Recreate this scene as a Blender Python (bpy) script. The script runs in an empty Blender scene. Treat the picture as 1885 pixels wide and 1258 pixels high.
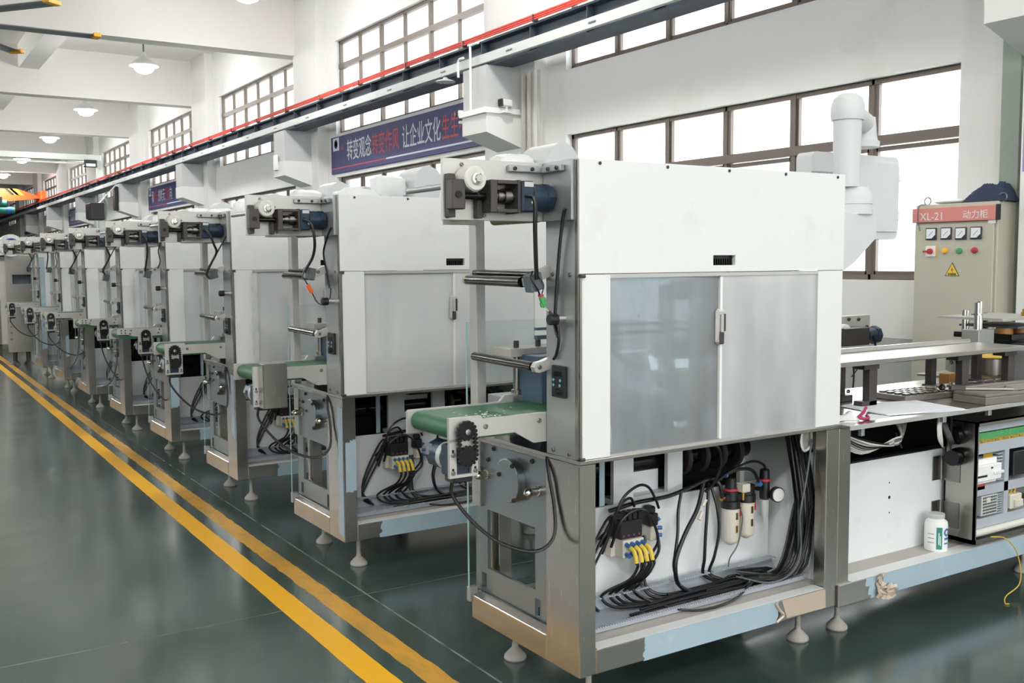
import bpy, bmesh, math, random
from mathutils import Vector, Matrix
random.seed(7)
SC = bpy.context.scene
COL = SC.collection
# ------------------------------------------------------------------ camera
F, YAW, PIT, ROL = 1837.98, 0.5717, 0.0803, -0.0067
CAM = Vector((0, 0, 1.6))
_fwd = Vector((math.sin(YAW)*math.cos(PIT), math.cos(YAW)*math.cos(PIT), -math.sin(PIT)))
_rt = Vector((math.cos(YAW), -math.sin(YAW), 0)); _up = _rt.cross(_fwd)
_r = _rt*math.cos(ROL) + _up*math.sin(ROL); _u = -_rt*math.sin(ROL) + _up*math.cos(ROL)
cd = bpy.data.cameras.new('camera'); cam = bpy.data.objects.new('camera', cd); COL.objects.link(cam)
cd.sensor_width = 36; cd.lens = F*36/1885; cd.clip_start = .05; cd.clip_end = 300
m = Matrix((_r, _u, -_fwd)).transposed().to_4x4(); m.translation = CAM; cam.matrix_world = m
SC.camera = cam
def at(u, v, **k):
    """photo measurement -> point on a plane x=, y= or z="""
    (a, val), = k.items(); i = 'xyz'.index(a)
    d = _fwd*F + _r*(u-942.5) - _u*(v-629)
    return CAM + d*((val-CAM[i])/d[i])
# ------------------------------------------------------------------ light
SC.view_settings.view_transform = 'Standard'; SC.view_settings.look = 'None'
SC.view_settings.gamma = 1; SC.view_settings.use_curve_mapping = False
SC.view_settings.exposure = 0.92
w = bpy.data.worlds.new('daylight'); SC.world = w; w.use_nodes = True
nt = w.node_tree; bg = nt.nodes['Background']
tc = nt.nodes.new('ShaderNodeTexCoord'); sx = nt.nodes.new('ShaderNodeSeparateXYZ')
rp = nt.nodes.new('ShaderNodeValToRGB')
nt.links.new(tc.outputs['Generated'], sx.inputs[0]); nt.links.new(sx.outputs['Z'], rp.inputs[0])
nt.links.new(rp.outputs[0], bg.inputs[0])
rp.color_ramp.elements[0].position = 0; rp.color_ramp.elements[0].color = (.55, .55, .53, 1)
rp.color_ramp.elements[1].position = .25; rp.color_ramp.elements[1].color = (.97, .99, 1.0, 1)
bg.inputs[1].default_value = 1.9
SC.cycles.max_bounces = 8; SC.cycles.diffuse_bounces = 5; SC.cycles.glossy_bounces = 4
SC.cycles.transmission_bounces = 6; SC.cycles.transparent_max_bounces = 24
SC.cycles.caustics_reflective = False; SC.cycles.caustics_refractive = False
SC.cycles.sample_clamp_indirect = 4
def area_light(name, loc, rot, sx_, sy_, power, color=(1, 1, 1)):
    l = bpy.data.lights.new(name, 'AREA'); l.shape = 'RECTANGLE'; l.size = sx_; l.size_y = sy_
    l.energy = power; l.color = color
    o = bpy.data.objects.new(name, l); COL.objects.link(o); o.location = loc; o.rotation_euler = rot
    return o
# daylight from the wide doorway behind the camera and from the windows of both long walls
area_light('rear_doorway_daylight', (1.5, -8.8, 2.0), (math.radians(90), 0, 0), 9, 3.6, 85, (.97, .99, 1))
area_light('rear_high_fill', (0, -8.8, 5.2), (math.radians(78), 0, 0), 16, 1.6, 80, (.97, .99, 1))  # added high fill light in an unseen rear window, evens the machine fronts
area_light('opposite_window_daylight', (-10.8, 16, 5.2), (math.radians(70), 0, math.radians(-90)), 44, .8, 220, (.97, .99, 1))
area_light('window_daylight', (8.3, 7.7, 2.6), (math.radians(90), 0, math.radians(90)), 7, 3.6, 260, (.97, .99, 1))
area_light('window_daylight', (8.3, 34, 4.9), (math.radians(90), 0, math.radians(90)), 50, 2.4, 800, (.97, .99, 1))
# unseen lamps added for overhead fill, as further pendant rows left and behind
for lx in (-1.6, -7.5, 5.36):
    for ly in ((-3, 4.5, 12, 19.5, 27, 34.5) if lx < 5 else (-5.6, 1.6, 8.9)):
        l = bpy.data.lights.new('hall_fill_lamp', 'POINT'); l.energy = 290 if lx < 5 else (50 if ly < 5 else 140); l.color = (1, .985, .97); l.shadow_soft_size = .25
        o = bpy.data.objects.new('hall_fill_lamp', l); COL.objects.link(o); o.location = (lx, ly, 5.9)
# ------------------------------------------------------------------ mesh helper
def V(*a): return Vector(a)
def spline(pts, n=6):
    pts = [Vector(p) for p in pts]
    if len(pts) < 3: return pts
    out = []
    P = [pts[0]*2-pts[1]] + pts + [pts[-1]*2-pts[-2]]
    for i in range(1, len(P)-2):
        p0, p1, p2, p3 = P[i-1:i+3]
        for k in range(n):
            t = k/n
            out.append(.5*((2*p1)+(p2-p0)*t+(2*p0-5*p1+4*p2-p3)*t*t+(3*p1-p0-3*p2+p3)*t**3))
    out.append(pts[-1]); return out
class MB:
    def __init__(s): s.v = []; s.f = []
    def add(s, vs, fs):
        b = len(s.v); s.v += [tuple(p) for p in vs]; s.f += [tuple(i+b for i in f) for f in fs]; return s
    def box(s, x0, x1, y0, y1, z0, z1, b=0):
        if x0 > x1: x0, x1 = x1, x0
        if y0 > y1: y0, y1 = y1, y0
        if z0 > z1: z0, z1 = z1, z0
        b = min(b, (x1-x0)*.45, (y1-y0)*.45, (z1-z0)*.45)
        if b <= 0:
            vs = [(x, y, z) for x in (x0, x1) for y in (y0, y1) for z in (z0, z1)]
            return s.add(vs, [(0,1,3,2),(4,6,7,5),(0,4,5,1),(2,3,7,6),(0,2,6,4),(1,5,7,3)])
        L = ((x0, x1), (y0, y1), (z0, z1)); idx = {}; vs = []
        for sx in (0, 1):
            for sy in (0, 1):
                for sz in (0, 1):
                    sg = (sx, sy, sz)
                    for a in range(3):
                        p = [L[i][sg[i]] + (0 if i == a else (b if sg[i] == 0 else -b)) for i in range(3)]
                        idx[sg+(a,)] = len(vs); vs.append(p)
        fs = []
        for a in range(3):
            o = [i for i in range(3) if i != a]
            for sa in (0, 1):
                q = []
                for c in ((0,0),(1,0),(1,1),(0,1)):
                    g = [0]*3; g[a] = sa; g[o[0]] = c[0]; g[o[1]] = c[1]; q.append(idx[tuple(g)+(a,)])
                fs.append(tuple(q))
            for c0 in (0, 1):
                for c1 in (0, 1):
                    q = []
                    for sa, ax in ((0, o[0]), (1, o[0]), (1, o[1]), (0, o[1])):
                        g = [0]*3; g[a] = sa; g[o[0]] = c0; g[o[1]] = c1; q.append(idx[tuple(g)+(ax,)])
                    fs.append(tuple(q))
        for sx in (0, 1):
            for sy in (0, 1):
                for sz in (0, 1): fs.append(tuple(idx[(sx, sy, sz, a)] for a in range(3)))
        return s.add(vs, fs)
    def rod(s, p0, p1, r0, r1=None, n=14, cap=True):
        p0, p1 = Vector(p0), Vector(p1); r1 = r0 if r1 is None else r1
        d = (p1-p0).normalized(); a = d.orthogonal().normalized(); c = d.cross(a)
        vs = []
        for p, r in ((p0, r0), (p1, r1)):
            for i in range(n):
                t = 2*math.pi*i/n; vs.append(p+(a*math.cos(t)+c*math.sin(t))*r)
        fs = [(i, (i+1) % n, n+(i+1) % n, n+i) for i in range(n)]
        if cap: fs += [tuple(range(n-1, -1, -1)), tuple(range(n, 2*n))]
        return s.add(vs, fs)
    def lathe(s, prof, org, ax, n=18):
        """prof: list of (r, h) along axis ax from org"""
        org = Vector(org); d = Vector(ax).normalized(); a = d.orthogonal().normalized(); c = d.cross(a)
        vs = []; fs = []
        for r, h in prof:
            for i in range(n):
                t = 2*math.pi*i/n; vs.append(org+d*h+(a*math.cos(t)+c*math.sin(t))*max(r, 1e-5))
        for k in range(len(prof)-1):
            fs += [(k*n+i, k*n+(i+1) % n, (k+1)*n+(i+1) % n, (k+1)*n+i) for i in range(n)]
        fs += [tuple(range(n-1, -1, -1)), tuple(range((len(prof)-1)*n, len(prof)*n))]
        return s.add(vs, fs)
    def tube(s, pts, r, n=8, sm=6):
        P = spline(pts, sm) if sm else [Vector(p) for p in pts]
        t0 = (P[1]-P[0]).normalized(); a = t0.orthogonal().normalized(); vs = []; fs = []
        for i, p in enumerate(P):
            t = (P[min(i+1, len(P)-1)]-P[max(i-1, 0)])
            t = t.normalized() if t.length > 1e-9 else t0
            a = a - t*a.dot(t)
            a = a.normalized() if a.length > 1e-6 else t.orthogonal().normalized()
            c = t.cross(a)
            for k in range(n):
                q = 2*math.pi*k/n; vs.append(p+(a*math.cos(q)+c*math.sin(q))*r)
        for i in range(len(P)-1):
            fs += [(i*n+k, i*n+(k+1) % n, (i+1)*n+(k+1) % n, (i+1)*n+k) for k in range(n)]
        fs += [tuple(range(n-1, -1, -1)), tuple(range((len(P)-1)*n, len(P)*n))]
        return s.add(vs, fs)
    def prism(s, poly, axis, a, b):
        """poly: 2D outline in the two other axes (in xyz order), extruded along axis from a to b"""
        def p3(q, h):
            return {'x': (h, q[0], q[1]), 'y': (q[0], h, q[1]), 'z': (q[0], q[1], h)}[axis]
        n = len(poly)
        vs = [p3(q, a) for q in poly] + [p3(q, b) for q in poly]
        fs = [tuple(range(n-1, -1, -1)), tuple(range(n, 2*n))] + [(i, (i+1) % n, n+(i+1) % n, n+i) for i in range(n)]
        return s.add(vs, fs)
    def slab(s, pts, th):
        """planar polygon given in 3D, thickened by vector th"""
        n = len(pts); th = Vector(th); A = [Vector(p) for p in pts]
        return s.add(A+[p+th for p in A], [tuple(range(n-1, -1, -1)), tuple(range(n, 2*n))] + [(i, (i+1) % n, n+(i+1) % n, n+i) for i in range(n)])
    def ball(s, c, r, n=10, sc=(1, 1, 1)):
        c = Vector(c); prof = []
        vs = []; fs = []; m_ = max(4, n//2)
        for j in range(m_+1):
            ph = math.pi*j/m_
            for i in range(n):
                t = 2*math.pi*i/n
                vs.append(c+Vector((math.sin(ph)*math.cos(t)*r*sc[0], math.sin(ph)*math.sin(t)*r*sc[1], math.cos(ph)*r*sc[2])))
        for j in range(m_):
            fs += [(j*n+i, j*n+(i+1) % n, (j+1)*n+(i+1) % n, (j+1)*n+i) for i in range(n)]
        return s.add(vs, fs)
    def holed(s, axis, a, b, u0, u1, v0, v1, holes):
        """plate with rectangular holes; (u,v) are the two other axes in xyz order"""
        us = sorted({u0, u1} | {q for h in holes for q in h[:2]}); vv = sorted({v0, v1} | {q for h in holes for q in h[2:]})
        for i in range(len(us)-1):
            j = 0
            while j < len(vv)-1:
                uc = (us[i]+us[i+1])/2
                inh = lambda jj: any(h[0] < uc < h[1] and h[2] < (vv[jj]+vv[jj+1])/2 < h[3] for h in holes)
                if inh(j): j += 1; continue
                k = j
                while k+1 < len(vv)-1 and not inh(k+1): k += 1
                A = (us[i], us[i+1]); B = (vv[j], vv[k+1])
                if axis == 'x': s.box(a, b, A[0], A[1], B[0], B[1])
                elif axis == 'y': s.box(A[0], A[1], a, b, B[0], B[1])
                else: s.box(A[0], A[1], B[0], B[1], a, b)
                j = k+1
        return s
    def mesh(s, name, mats, ang=32):
        me = bpy.data.meshes.new(name); me.from_pydata(s.v, [], s.f); me.update()
        bm = bmesh.new(); bm.from_mesh(me); bmesh.ops.recalc_face_normals(bm, faces=bm.faces); bm.to_mesh(me); bm.free()
        for q in (mats if isinstance(mats, (list, tuple)) else [mats]): me.materials.append(q)
        me.shade_smooth(); me.set_sharp_from_angle(angle=math.radians(ang))
        return me
CACHE = {}
def part(name, mb, mt, parent=None, key=None, label=None, loc=None, rot=None):
    """one named mesh object; mb may be a function returning an MB (or a list: one object each), cached under key"""
    if callable(mb) and key is not None and key not in CACHE and ('L', key) not in CACHE:
        mb = mb()
    if ('L', key) in CACHE or isinstance(mb, list):
        if not isinstance(mb, list): mb = [None]*CACHE[('L', key)]
        if key is not None: CACHE[('L', key)] = len(mb)
        return [part(name, q, mt, parent, None if key is None else '%s_%d' % (key, i), label, loc, rot) for i, q in enumerate(mb)][0]
    if key is not None and key in CACHE: me = CACHE[key]
    else:
        me = (mb() if callable(mb) else mb).mesh(name, mt)
        if key is not None: CACHE[key] = me
    o = bpy.data.objects.new(name, me); COL.objects.link(o)
    if parent is not None: o.parent = parent
    if label: o['label'] = label
    if loc is not None: o.location = loc
    if rot is not None: o.rotation_euler = rot
    return o
def tag(o, label, cat, group=None):
    o['label'] = label; o['category'] = cat
    if group: o['group'] = group
    return o
def thing(name, label, cat, loc=(0, 0, 0), rz=0, group=None):
    o = bpy.data.objects.new(name, None); COL.objects.link(o); o.empty_display_size = .1
    o.location = loc; o.rotation_euler = (0, 0, rz); return tag(o, label, cat, group)
def struct(name, mb, mt, parent=None):
    o = part(name, mb, mt, parent)
    if parent is None: o['kind'] = 'structure'
    return o
def lettering(name, body, size, mt, parent, mw, bold=0, depth=.0006, align='LEFT'):
    cu = bpy.data.curves.new(name, 'FONT'); cu.body = body; cu.size = size; cu.offset = bold; cu.extrude = depth
    cu.align_x = align; cu.resolution_u = 3
    tmp = bpy.data.objects.new(name, cu); COL.objects.link(tmp); bpy.context.view_layer.update()
    me = bpy.data.meshes.new_from_object(tmp.evaluated_get(bpy.context.evaluated_depsgraph_get()))
    COL.objects.unlink(tmp); bpy.data.objects.remove(tmp); me.materials.clear(); me.materials.append(mt); me.name = name
    o = bpy.data.objects.new(name, me); COL.objects.link(o); o.parent = parent; o.matrix_local = mw
    return o
# ------------------------------------------------------------------ materials
def lin(c):
    if isinstance(c, str): c = [int(c[i:i+2], 16)/255 for i in (0, 2, 4)]
    return tuple((x/12.92 if x <= .04045 else ((x+.055)/1.055)**2.4) for x in c)+(1,)
def mat(name, col, rough=.5, metal=0, noise=0, nscale=8, stretch=(1, 1, 1), bump=0, rvar=0, coat=0, spec=.5, dirt=None, dscale=3, damt=.3):
    m = bpy.data.materials.new(name); m.use_nodes = True; n = m.node_tree.nodes; l = m.node_tree.links
    b = n['Principled BSDF']; c = lin(col)
    b.inputs['Base Color'].default_value = c; b.inputs['Roughness'].default_value = rough; b.inputs['Metallic'].default_value = metal
    b.inputs['Specular IOR Level'].default_value = spec; b.inputs['Coat Weight'].default_value = coat; b.inputs['Coat Roughness'].default_value = .08
    if noise or bump or rvar or dirt:
        tc = n.new('ShaderNodeTexCoord'); mp = n.new('ShaderNodeMapping'); mp.inputs['Scale'].default_value = stretch
        l.new(tc.outputs['Object'], mp.inputs[0])
        nz = n.new('ShaderNodeTexNoise'); nz.inputs['Scale'].default_value = nscale; nz.inputs['Detail'].default_value = 5
        l.new(mp.outputs[0], nz.inputs['Vector'])
        src = None
        if noise:
            mx = n.new('ShaderNodeMix'); mx.data_type = 'RGBA'
            mx.inputs[6].default_value = tuple(min(1, q*(1-noise)) for q in c[:3])+(1,)
            mx.inputs[7].default_value = tuple(min(1, q*(1+noise)) for q in c[:3])+(1,)
            l.new(nz.outputs[0], mx.inputs[0]); src = mx.outputs[2]
        if dirt:
            n2 = n.new('ShaderNodeTexNoise'); n2.inputs['Scale'].default_value = dscale; n2.inputs['Detail'].default_value = 7; n2.inputs['Roughness'].default_value = .65
            l.new(tc.outputs['Object'], n2.inputs['Vector'])
            rm = n.new('ShaderNodeMapRange'); rm.inputs[1].default_value = .56; rm.inputs[2].default_value = .78; rm.inputs[3].default_value = 0; rm.inputs[4].default_value = damt
            l.new(n2.outputs[0], rm.inputs[0])
            m2 = n.new('ShaderNodeMix'); m2.data_type = 'RGBA'; m2.inputs[7].default_value = lin(dirt)
            if src: l.new(src, m2.inputs[6])
            else: m2.inputs[6].default_value = c
            l.new(rm.outputs[0], m2.inputs[0]); src = m2.outputs[2]
        if src: l.new(src, b.inputs['Base Color'])
        if rvar:
            mr = n.new('ShaderNodeMapRange'); mr.inputs[3].default_value = max(0, rough-rvar); mr.inputs[4].default_value = min(1, rough+rvar)
            l.new(nz.outputs[0], mr.inputs[0]); l.new(mr.outputs[0], b.inputs['Roughness'])
        if bump:
            bp = n.new('ShaderNodeBump'); bp.inputs['Strength'].default_value = bump; bp.inputs['Distance'].default_value = .01
            l.new(nz.outputs[0], bp.inputs['Height']); l.new(bp.outputs[0], b.inputs['Normal'])
    return m
def emit(name, col, strength):
    m = bpy.data.materials.new(name); m.use_nodes = True; n = m.node_tree.nodes; b = n['Principled BSDF']
    b.inputs['Base Color'].default_value = (1, 1, 1, 1); b.inputs['Emission Color'].default_value = lin(col); b.inputs['Emission Strength'].default_value = strength
    return m
def sheet(name, tint, t_clear, t_blur, t_milk, rough=.25, blur=.3, gloss=1.0, smear=0):
    """transparent sheet: clear part, blurred part, milky part, plus surface reflection"""
    m = bpy.data.materials.new(name); m.use_nodes = True; n = m.node_tree.nodes; l = m.node_tree.links; n.clear()
    out = n.new('ShaderNodeOutputMaterial')
    tr = n.new('ShaderNodeBsdfTransparent'); tr.inputs[0].default_value = lin(tint)
    cur = tr.outputs[0]; tot = t_clear
    if t_blur:
        rf = n.new('ShaderNodeBsdfRefraction'); rf.inputs[0].default_value = lin(tint); rf.inputs['Roughness'].default_value = blur; rf.inputs['IOR'].default_value = 1.06
        mx = n.new('ShaderNodeMixShader'); mx.inputs[0].default_value = t_blur/(t_clear+t_blur); l.new(cur, mx.inputs[1]); l.new(rf.outputs[0], mx.inputs[2]); cur = mx.outputs[0]; tot += t_blur
    if t_milk:
        df = n.new('ShaderNodeBsdfDiffuse'); df.inputs[0].default_value = (.93, .94, .95, 1)
        tl = n.new('ShaderNodeBsdfTranslucent'); tl.inputs[0].default_value = (.9, .92, .93, 1)
        m0 = n.new('ShaderNodeMixShader'); m0.inputs[0].default_value = .2; l.new(df.outputs[0], m0.inputs[1]); l.new(tl.outputs[0], m0.inputs[2])
        mx = n.new('ShaderNodeMixShader'); mx.inputs[0].default_value = t_milk/(tot+t_milk); l.new(cur, mx.inputs[1]); l.new(m0.outputs[0], mx.inputs[2]); cur = mx.outputs[0]
        if smear:
            tc = n.new('ShaderNodeTexCoord'); mp = n.new('ShaderNodeMapping'); mp.inputs['Scale'].default_value = (3, 1, 1); l.new(tc.outputs['Object'], mp.inputs[0])
            nz = n.new('ShaderNodeTexNoise'); nz.inputs['Scale'].default_value = 2.2; nz.inputs['Detail'].default_value = 6; l.new(mp.outputs[0], nz.inputs['Vector'])
            mr = n.new('ShaderNodeMapRange'); f0 = t_milk/(tot+t_milk); mr.inputs[1].default_value = .3; mr.inputs[2].default_value = .72
            mr.inputs[3].default_value = max(0, f0-smear); mr.inputs[4].default_value = min(1, f0+smear); l.new(nz.outputs[0], mr.inputs[0]); l.new(mr.outputs[0], mx.inputs[0])
    gl = n.new('ShaderNodeBsdfGlossy'); gl.inputs['Roughness'].default_value = rough
    fr = n.new('ShaderNodeFresnel'); fr.inputs[0].default_value = 1.45
    mu = n.new('ShaderNodeMath'); mu.operation = 'MULTIPLY'; mu.inputs[1].default_value = gloss; mu.use_clamp = True; l.new(fr.outputs[0], mu.inputs[0])
    mx = n.new('ShaderNodeMixShader'); l.new(mu.outputs[0], mx.inputs[0]); l.new(cur, mx.inputs[1]); l.new(gl.outputs[0], mx.inputs[2])
    l.new(mx.outputs[0], out.inputs[0]); return m
M = {}
M['wall'] = mat('white plaster', 'E8E8E6', .85, noise=.03, nscale=1.2, dirt='BDB7AC', dscale=.9, damt=.3, spec=.2)
M['ceil'] = mat('white ceiling paint', 'EDEAE5', .9, noise=.03, nscale=.8, spec=.1)
M['dado'] = mat('grey wall paint', 'B4B6B4', .6, noise=.05, nscale=2)
M['pier'] = mat('grey green pillar paint', '8F9A90', .7, noise=.06, nscale=1.5)
M['steel'] = mat('brushed stainless steel', 'ADAAA4', .27, 1, noise=.012, nscale=14, stretch=(30, 30, .4), rvar=.01)
M['steelh'] = mat('brushed stainless steel lengthwise', 'B2AFAA', .28, 1, noise=.012, nscale=14, stretch=(.4, 30, 30), rvar=.01)
M['alu'] = mat('satin aluminium', 'ACAFAF', .40, .7, noise=.03, nscale=5, stretch=(30, 30, 1), rvar=.04)
M['aluw'] = mat('anodised pale aluminium', 'C4C3BF', .45, .55, noise=.04, nscale=6, dirt='9A9790', dscale=9, damt=.18)
M['white'] = mat('white painted sheet', 'E6E7E6', .38, noise=.015, nscale=4, dirt='C9C5BA', dscale=5, damt=.3)
M['panelw'] = mat('white cabinet board', 'E6E9EA', .5, noise=.03, nscale=3, dirt='A9A69D', dscale=4, damt=.3)
M['pan'] = mat('dusty grey tray', 'B6B2AB', .6, noise=.06, nscale=7, dirt='8C857A', dscale=9, damt=.4)
M['trough'] = mat('grey plastic cable trough', 'AFB6BE', .5, noise=.03, nscale=6)
M['dark'] = mat('dark grey machined steel', '4A4645', .45, .5, noise=.08, nscale=10)
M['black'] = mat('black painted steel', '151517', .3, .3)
M['rubber'] = mat('black rubber hose', '131316', .38)
M['plasticb'] = mat('black plastic', '17171A', .45)
M['plasticg'] = mat('grey plastic', '5D6468', .5)
M['navy'] = mat('navy motor paint', '1E3244', .38, .1, noise=.08, nscale=6)
M['nylon'] = mat('white nylon', 'D6D5CC', .5)
M['bolt'] = mat('bright bolt steel', '8F8C88', .3, 1)
M['chrome'] = mat('polished steel', 'D8D6D2', .12, 1)
M['doornear'] = sheet('frosted bluish acrylic door', 'D2DEE6', .0, .34, .66, rough=.16, blur=.35, gloss=5, smear=.16)
M['belt'] = mat('green belt', '2F6242', .55, noise=.1, nscale=5)
M['film'] = mat('pale blue protective film', 'A6BCC8', .42, noise=.05, nscale=4, dirt='DDE6EA', dscale=8, damt=.35)
M['filmw'] = mat('white protective film', 'E2E4E3', .4, noise=.04, nscale=6)
M['filmc'] = sheet('crinkled clear film', 'F4F6F6', .35, 0, .65, rough=.15, gloss=1.5)
M['tape'] = mat('brown tape', 'C9B9A6', .35, .2)
M['foot'] = mat('dusty cast foot', 'A9A59C', .7, noise=.1, nscale=20)
M['cream'] = mat('cream valve body', 'D9D4C6', .45)
M['brass'] = mat('brass fitting', 'A8874E', .3, 1)
M['blue'] = mat('blue fitting', '3E6FA8', .4)
M['yellow'] = mat('yellow sleeve', 'E3C64C', .5)
M['red'] = mat('red plastic', 'B3343C', .4)
M['green'] = mat('green plastic', '4FA062', .45)
M['orange'] = mat('orange crane paint', 'E8692A', .45)
M['craneyellow'] = mat('yellow stripe paint', 'F0B23C', .45)
M['teal'] = mat('green hoist paint', '2E7F70', .45)
M['girder'] = mat('blue grey girder paint', '3D4957', .55, noise=.06, nscale=3)
M['girderl'] = mat('pale grey steel duct', 'C2C6C3', .5, noise=.04, nscale=3)
M['railred'] = mat('red conductor bar', 'D8493B', .45)
M['banner'] = mat('navy banner cloth', '37396E', .6, noise=.05, nscale=2)
M['bwhite'] = mat('banner white', 'D6DEE8', .6)
M['bred'] = mat('banner red', 'C2474F', .6)
M['frame'] = mat('bronze window frame', '6B6158', .45, .3)
M['pane'] = sheet('window glass', 'FBFDFD', 1, 0, 0, rough=.02, gloss=.6)
M['glass'] = sheet('clear guard glass', 'F9FCFB', 1, 0, 0, rough=.02, gloss=.6)
M['glassedge'] = mat('glass edge', '9FC4C2', .2)
M['doorclear'] = sheet('clear acrylic door', 'D6E4EC', .66, .08, .26, rough=.08, blur=.12, gloss=1.3, smear=.05)
M['doorfrost'] = sheet('frosted acrylic door', 'DCE6EC', .0, .14, .86, rough=.22, blur=.42, gloss=3.4, smear=.14)
M['beige'] = mat('beige cabinet paint', 'BBB9A8', .45, noise=.03, nscale=3)
M['salmon'] = mat('faded red header', 'D48780', .5, noise=.05, nscale=5)
M['denim'] = mat('dark blue cloth', '27344A', .85, noise=.4, nscale=14)
M['paper'] = mat('white paper', 'EEF0F4', .8)
M['lamp'] = emit('lamp glow', 'FFFFFF', 40)
M['shade'] = mat('enamel lamp shade', 'D8DCDC', .4)
M['lcd'] = mat('dark display', '10161C', .15)
M['led'] = mat('teal key', '6FB7B4', .4)
M['wood'] = mat('varnished wood', 'B07A42', .5, noise=.2, nscale=8)
M['wrap'] = mat('bubble wrap', 'ECEEEE', .3, bump=.6, nscale=60, spec=.6)
M['hmi'] = mat('light grey moulded plastic', 'D3D6D7', .45)
M['hmid'] = mat('grey rib groove', '9CA2A5', .5)
M['ptfe'] = mat('amber roller', 'B7A583', .4)
M['blacks'] = mat('glossy black roller', '0E0E10', .16, .2)
M['whitep'] = mat('white plastic', 'F2F2F0', .4)
M['magenta'] = mat('magenta cuff', 'A8345F', .7)
M['cloth'] = mat('white knit cloth', 'E4E4E4', .9)
M['purple'] = mat('purple frame', '9C8FC0', .5)
M['wire'] = mat('white cable', 'D9D7CF', .45)
M['yellowc'] = mat('yellow wire', 'D9B23E', .45)
M['jarg'] = mat('teal label', '2F8577', .5)
M['jarb'] = mat('blue label print', '4A68B0', .5)
M['blade'] = mat('fan blade grey', '8D9396', .5, .2)
M['blockg'] = mat('grey bearing block', 'C6C8C8', .7, noise=.03, nscale=2)
M['steelt'] = mat('scuffed worktop steel', 'C9C7C3', .22, 1, noise=.03, nscale=6, rvar=.08)
M['pan2'] = mat('machined mould steel', '9B958D', .4, .8, noise=.08, nscale=12)
M['blade2'] = mat('pale grey green duct paint', 'C3C8C2', .5, .1, noise=.04, nscale=2)
M['innerb'] = mat('blue grey machine paint', '4E6474', .45, .2, noise=.06, nscale=5)
# ------------------------------------------------------------------ room
XW = 7.6; XL = -11.0; YB = -9.0; YF = 78.0; ZC = at(363, 116, x=XW).z
BAY = [(5.0+7.5*k, 10.5+7.42*k) for k in range(9)]
def floor_mat():
    m = bpy.data.materials.new('dark green epoxy floor'); m.use_nodes = True; n = m.node_tree.nodes; l = m.node_tree.links
    b = n['Principled BSDF']; tc = n.new('ShaderNodeTexCoord')
    def noise(sc, det=6, rough=.6, st=(1, 1, 1)):
        mp = n.new('ShaderNodeMapping'); mp.inputs['Scale'].default_value = st; l.new(tc.outputs['Object'], mp.inputs[0])
        z = n.new('ShaderNodeTexNoise'); z.inputs['Scale'].default_value = sc; z.inputs['Detail'].default_value = det; z.inputs['Roughness'].default_value = rough
        l.new(mp.outputs[0], z.inputs['Vector']); return z.outputs[0]
    def rng(src, a, b_, c, d):
        r = n.new('ShaderNodeMapRange'); r.inputs[1].default_value = a; r.inputs[2].default_value = b_; r.inputs[3].default_value = c; r.inputs[4].default_value = d
        l.new(src, r.inputs[0]); return r.outputs[0]
    def mix(f, c0, c1):
        x = n.new('ShaderNodeMix'); x.data_type = 'RGBA'; l.new(f, x.inputs[0])
        for s, i in ((c0, 6), (c1, 7)):
            if isinstance(s, tuple): x.inputs[i].default_value = s
            else: l.new(s, x.inputs[i])
        return x.outputs[2]
    def mul(a, b_):
        x = n.new('ShaderNodeMath'); x.operation = 'MULTIPLY'; l.new(a, x.inputs[0]); l.new(b_, x.inputs[1]); return x.outputs[0]
    def joint(comp, pos, wd):
        sp = n.new('ShaderNodeSeparateXYZ'); l.new(tc.outputs['Object'], sp.inputs[0])
        a = n.new('ShaderNodeMath'); a.operation = 'SUBTRACT'; a.inputs[1].default_value = pos; l.new(sp.outputs[comp], a.inputs[0])
        c = n.new('ShaderNodeMath'); c.operation = 'ABSOLUTE'; l.new(a.outputs[0], c.inputs[0])
        return rng(c.outputs[0], wd*.5, wd, 1, 0)
    c = mix(rng(noise(.9), .3, .7, 0, 1), lin('2F403C'), lin('4B5D57'))
    c = mix(rng(noise(5, 8, .7), .55, .8, 0, .5), c, lin('66726B'))
    c = mix(rng(noise(60, 3), .72, .78, 0, .35), c, lin('A9B0A8'))
    c = mix(rng(noise(3.5, 9, .75, (1, .25, 1)), .62, .8, 0, .55), c, lin('7E8982'))
    brk = rng(noise(7, 4), .35, .6, .15, .8)
    c = mix(mul(joint(0, 1.952, .006), brk), c, lin('A9ADA6'))
    for y in (4.35, 10.0, 16.0, 22, 28): c = mix(mul(joint(1, y, .005), brk), c, lin('8D948D'))
    l.new(c, b.inputs['Base Color'])
    l.new(rng(noise(1.6, 7, .65), .3, .75, .12, .30), b.inputs['Roughness'])
    b.inputs['Specular IOR Level'].default_value = 1.0; b.inputs['Coat Weight'].default_value = .35; b.inputs['Coat Roughness'].default_value = .16
    bp = n.new('ShaderNodeBump'); bp.inputs['Strength'].default_value = .06; bp.inputs['Distance'].default_value = .02
    l.new(noise(2.2, 3), bp.inputs['Height']); l.new(bp.outputs[0], b.inputs['Normal'])
    return m
struct('floor', MB().box(XL-.3, XW+.4, YB, YF, -.2, 0), floor_mat())
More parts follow.
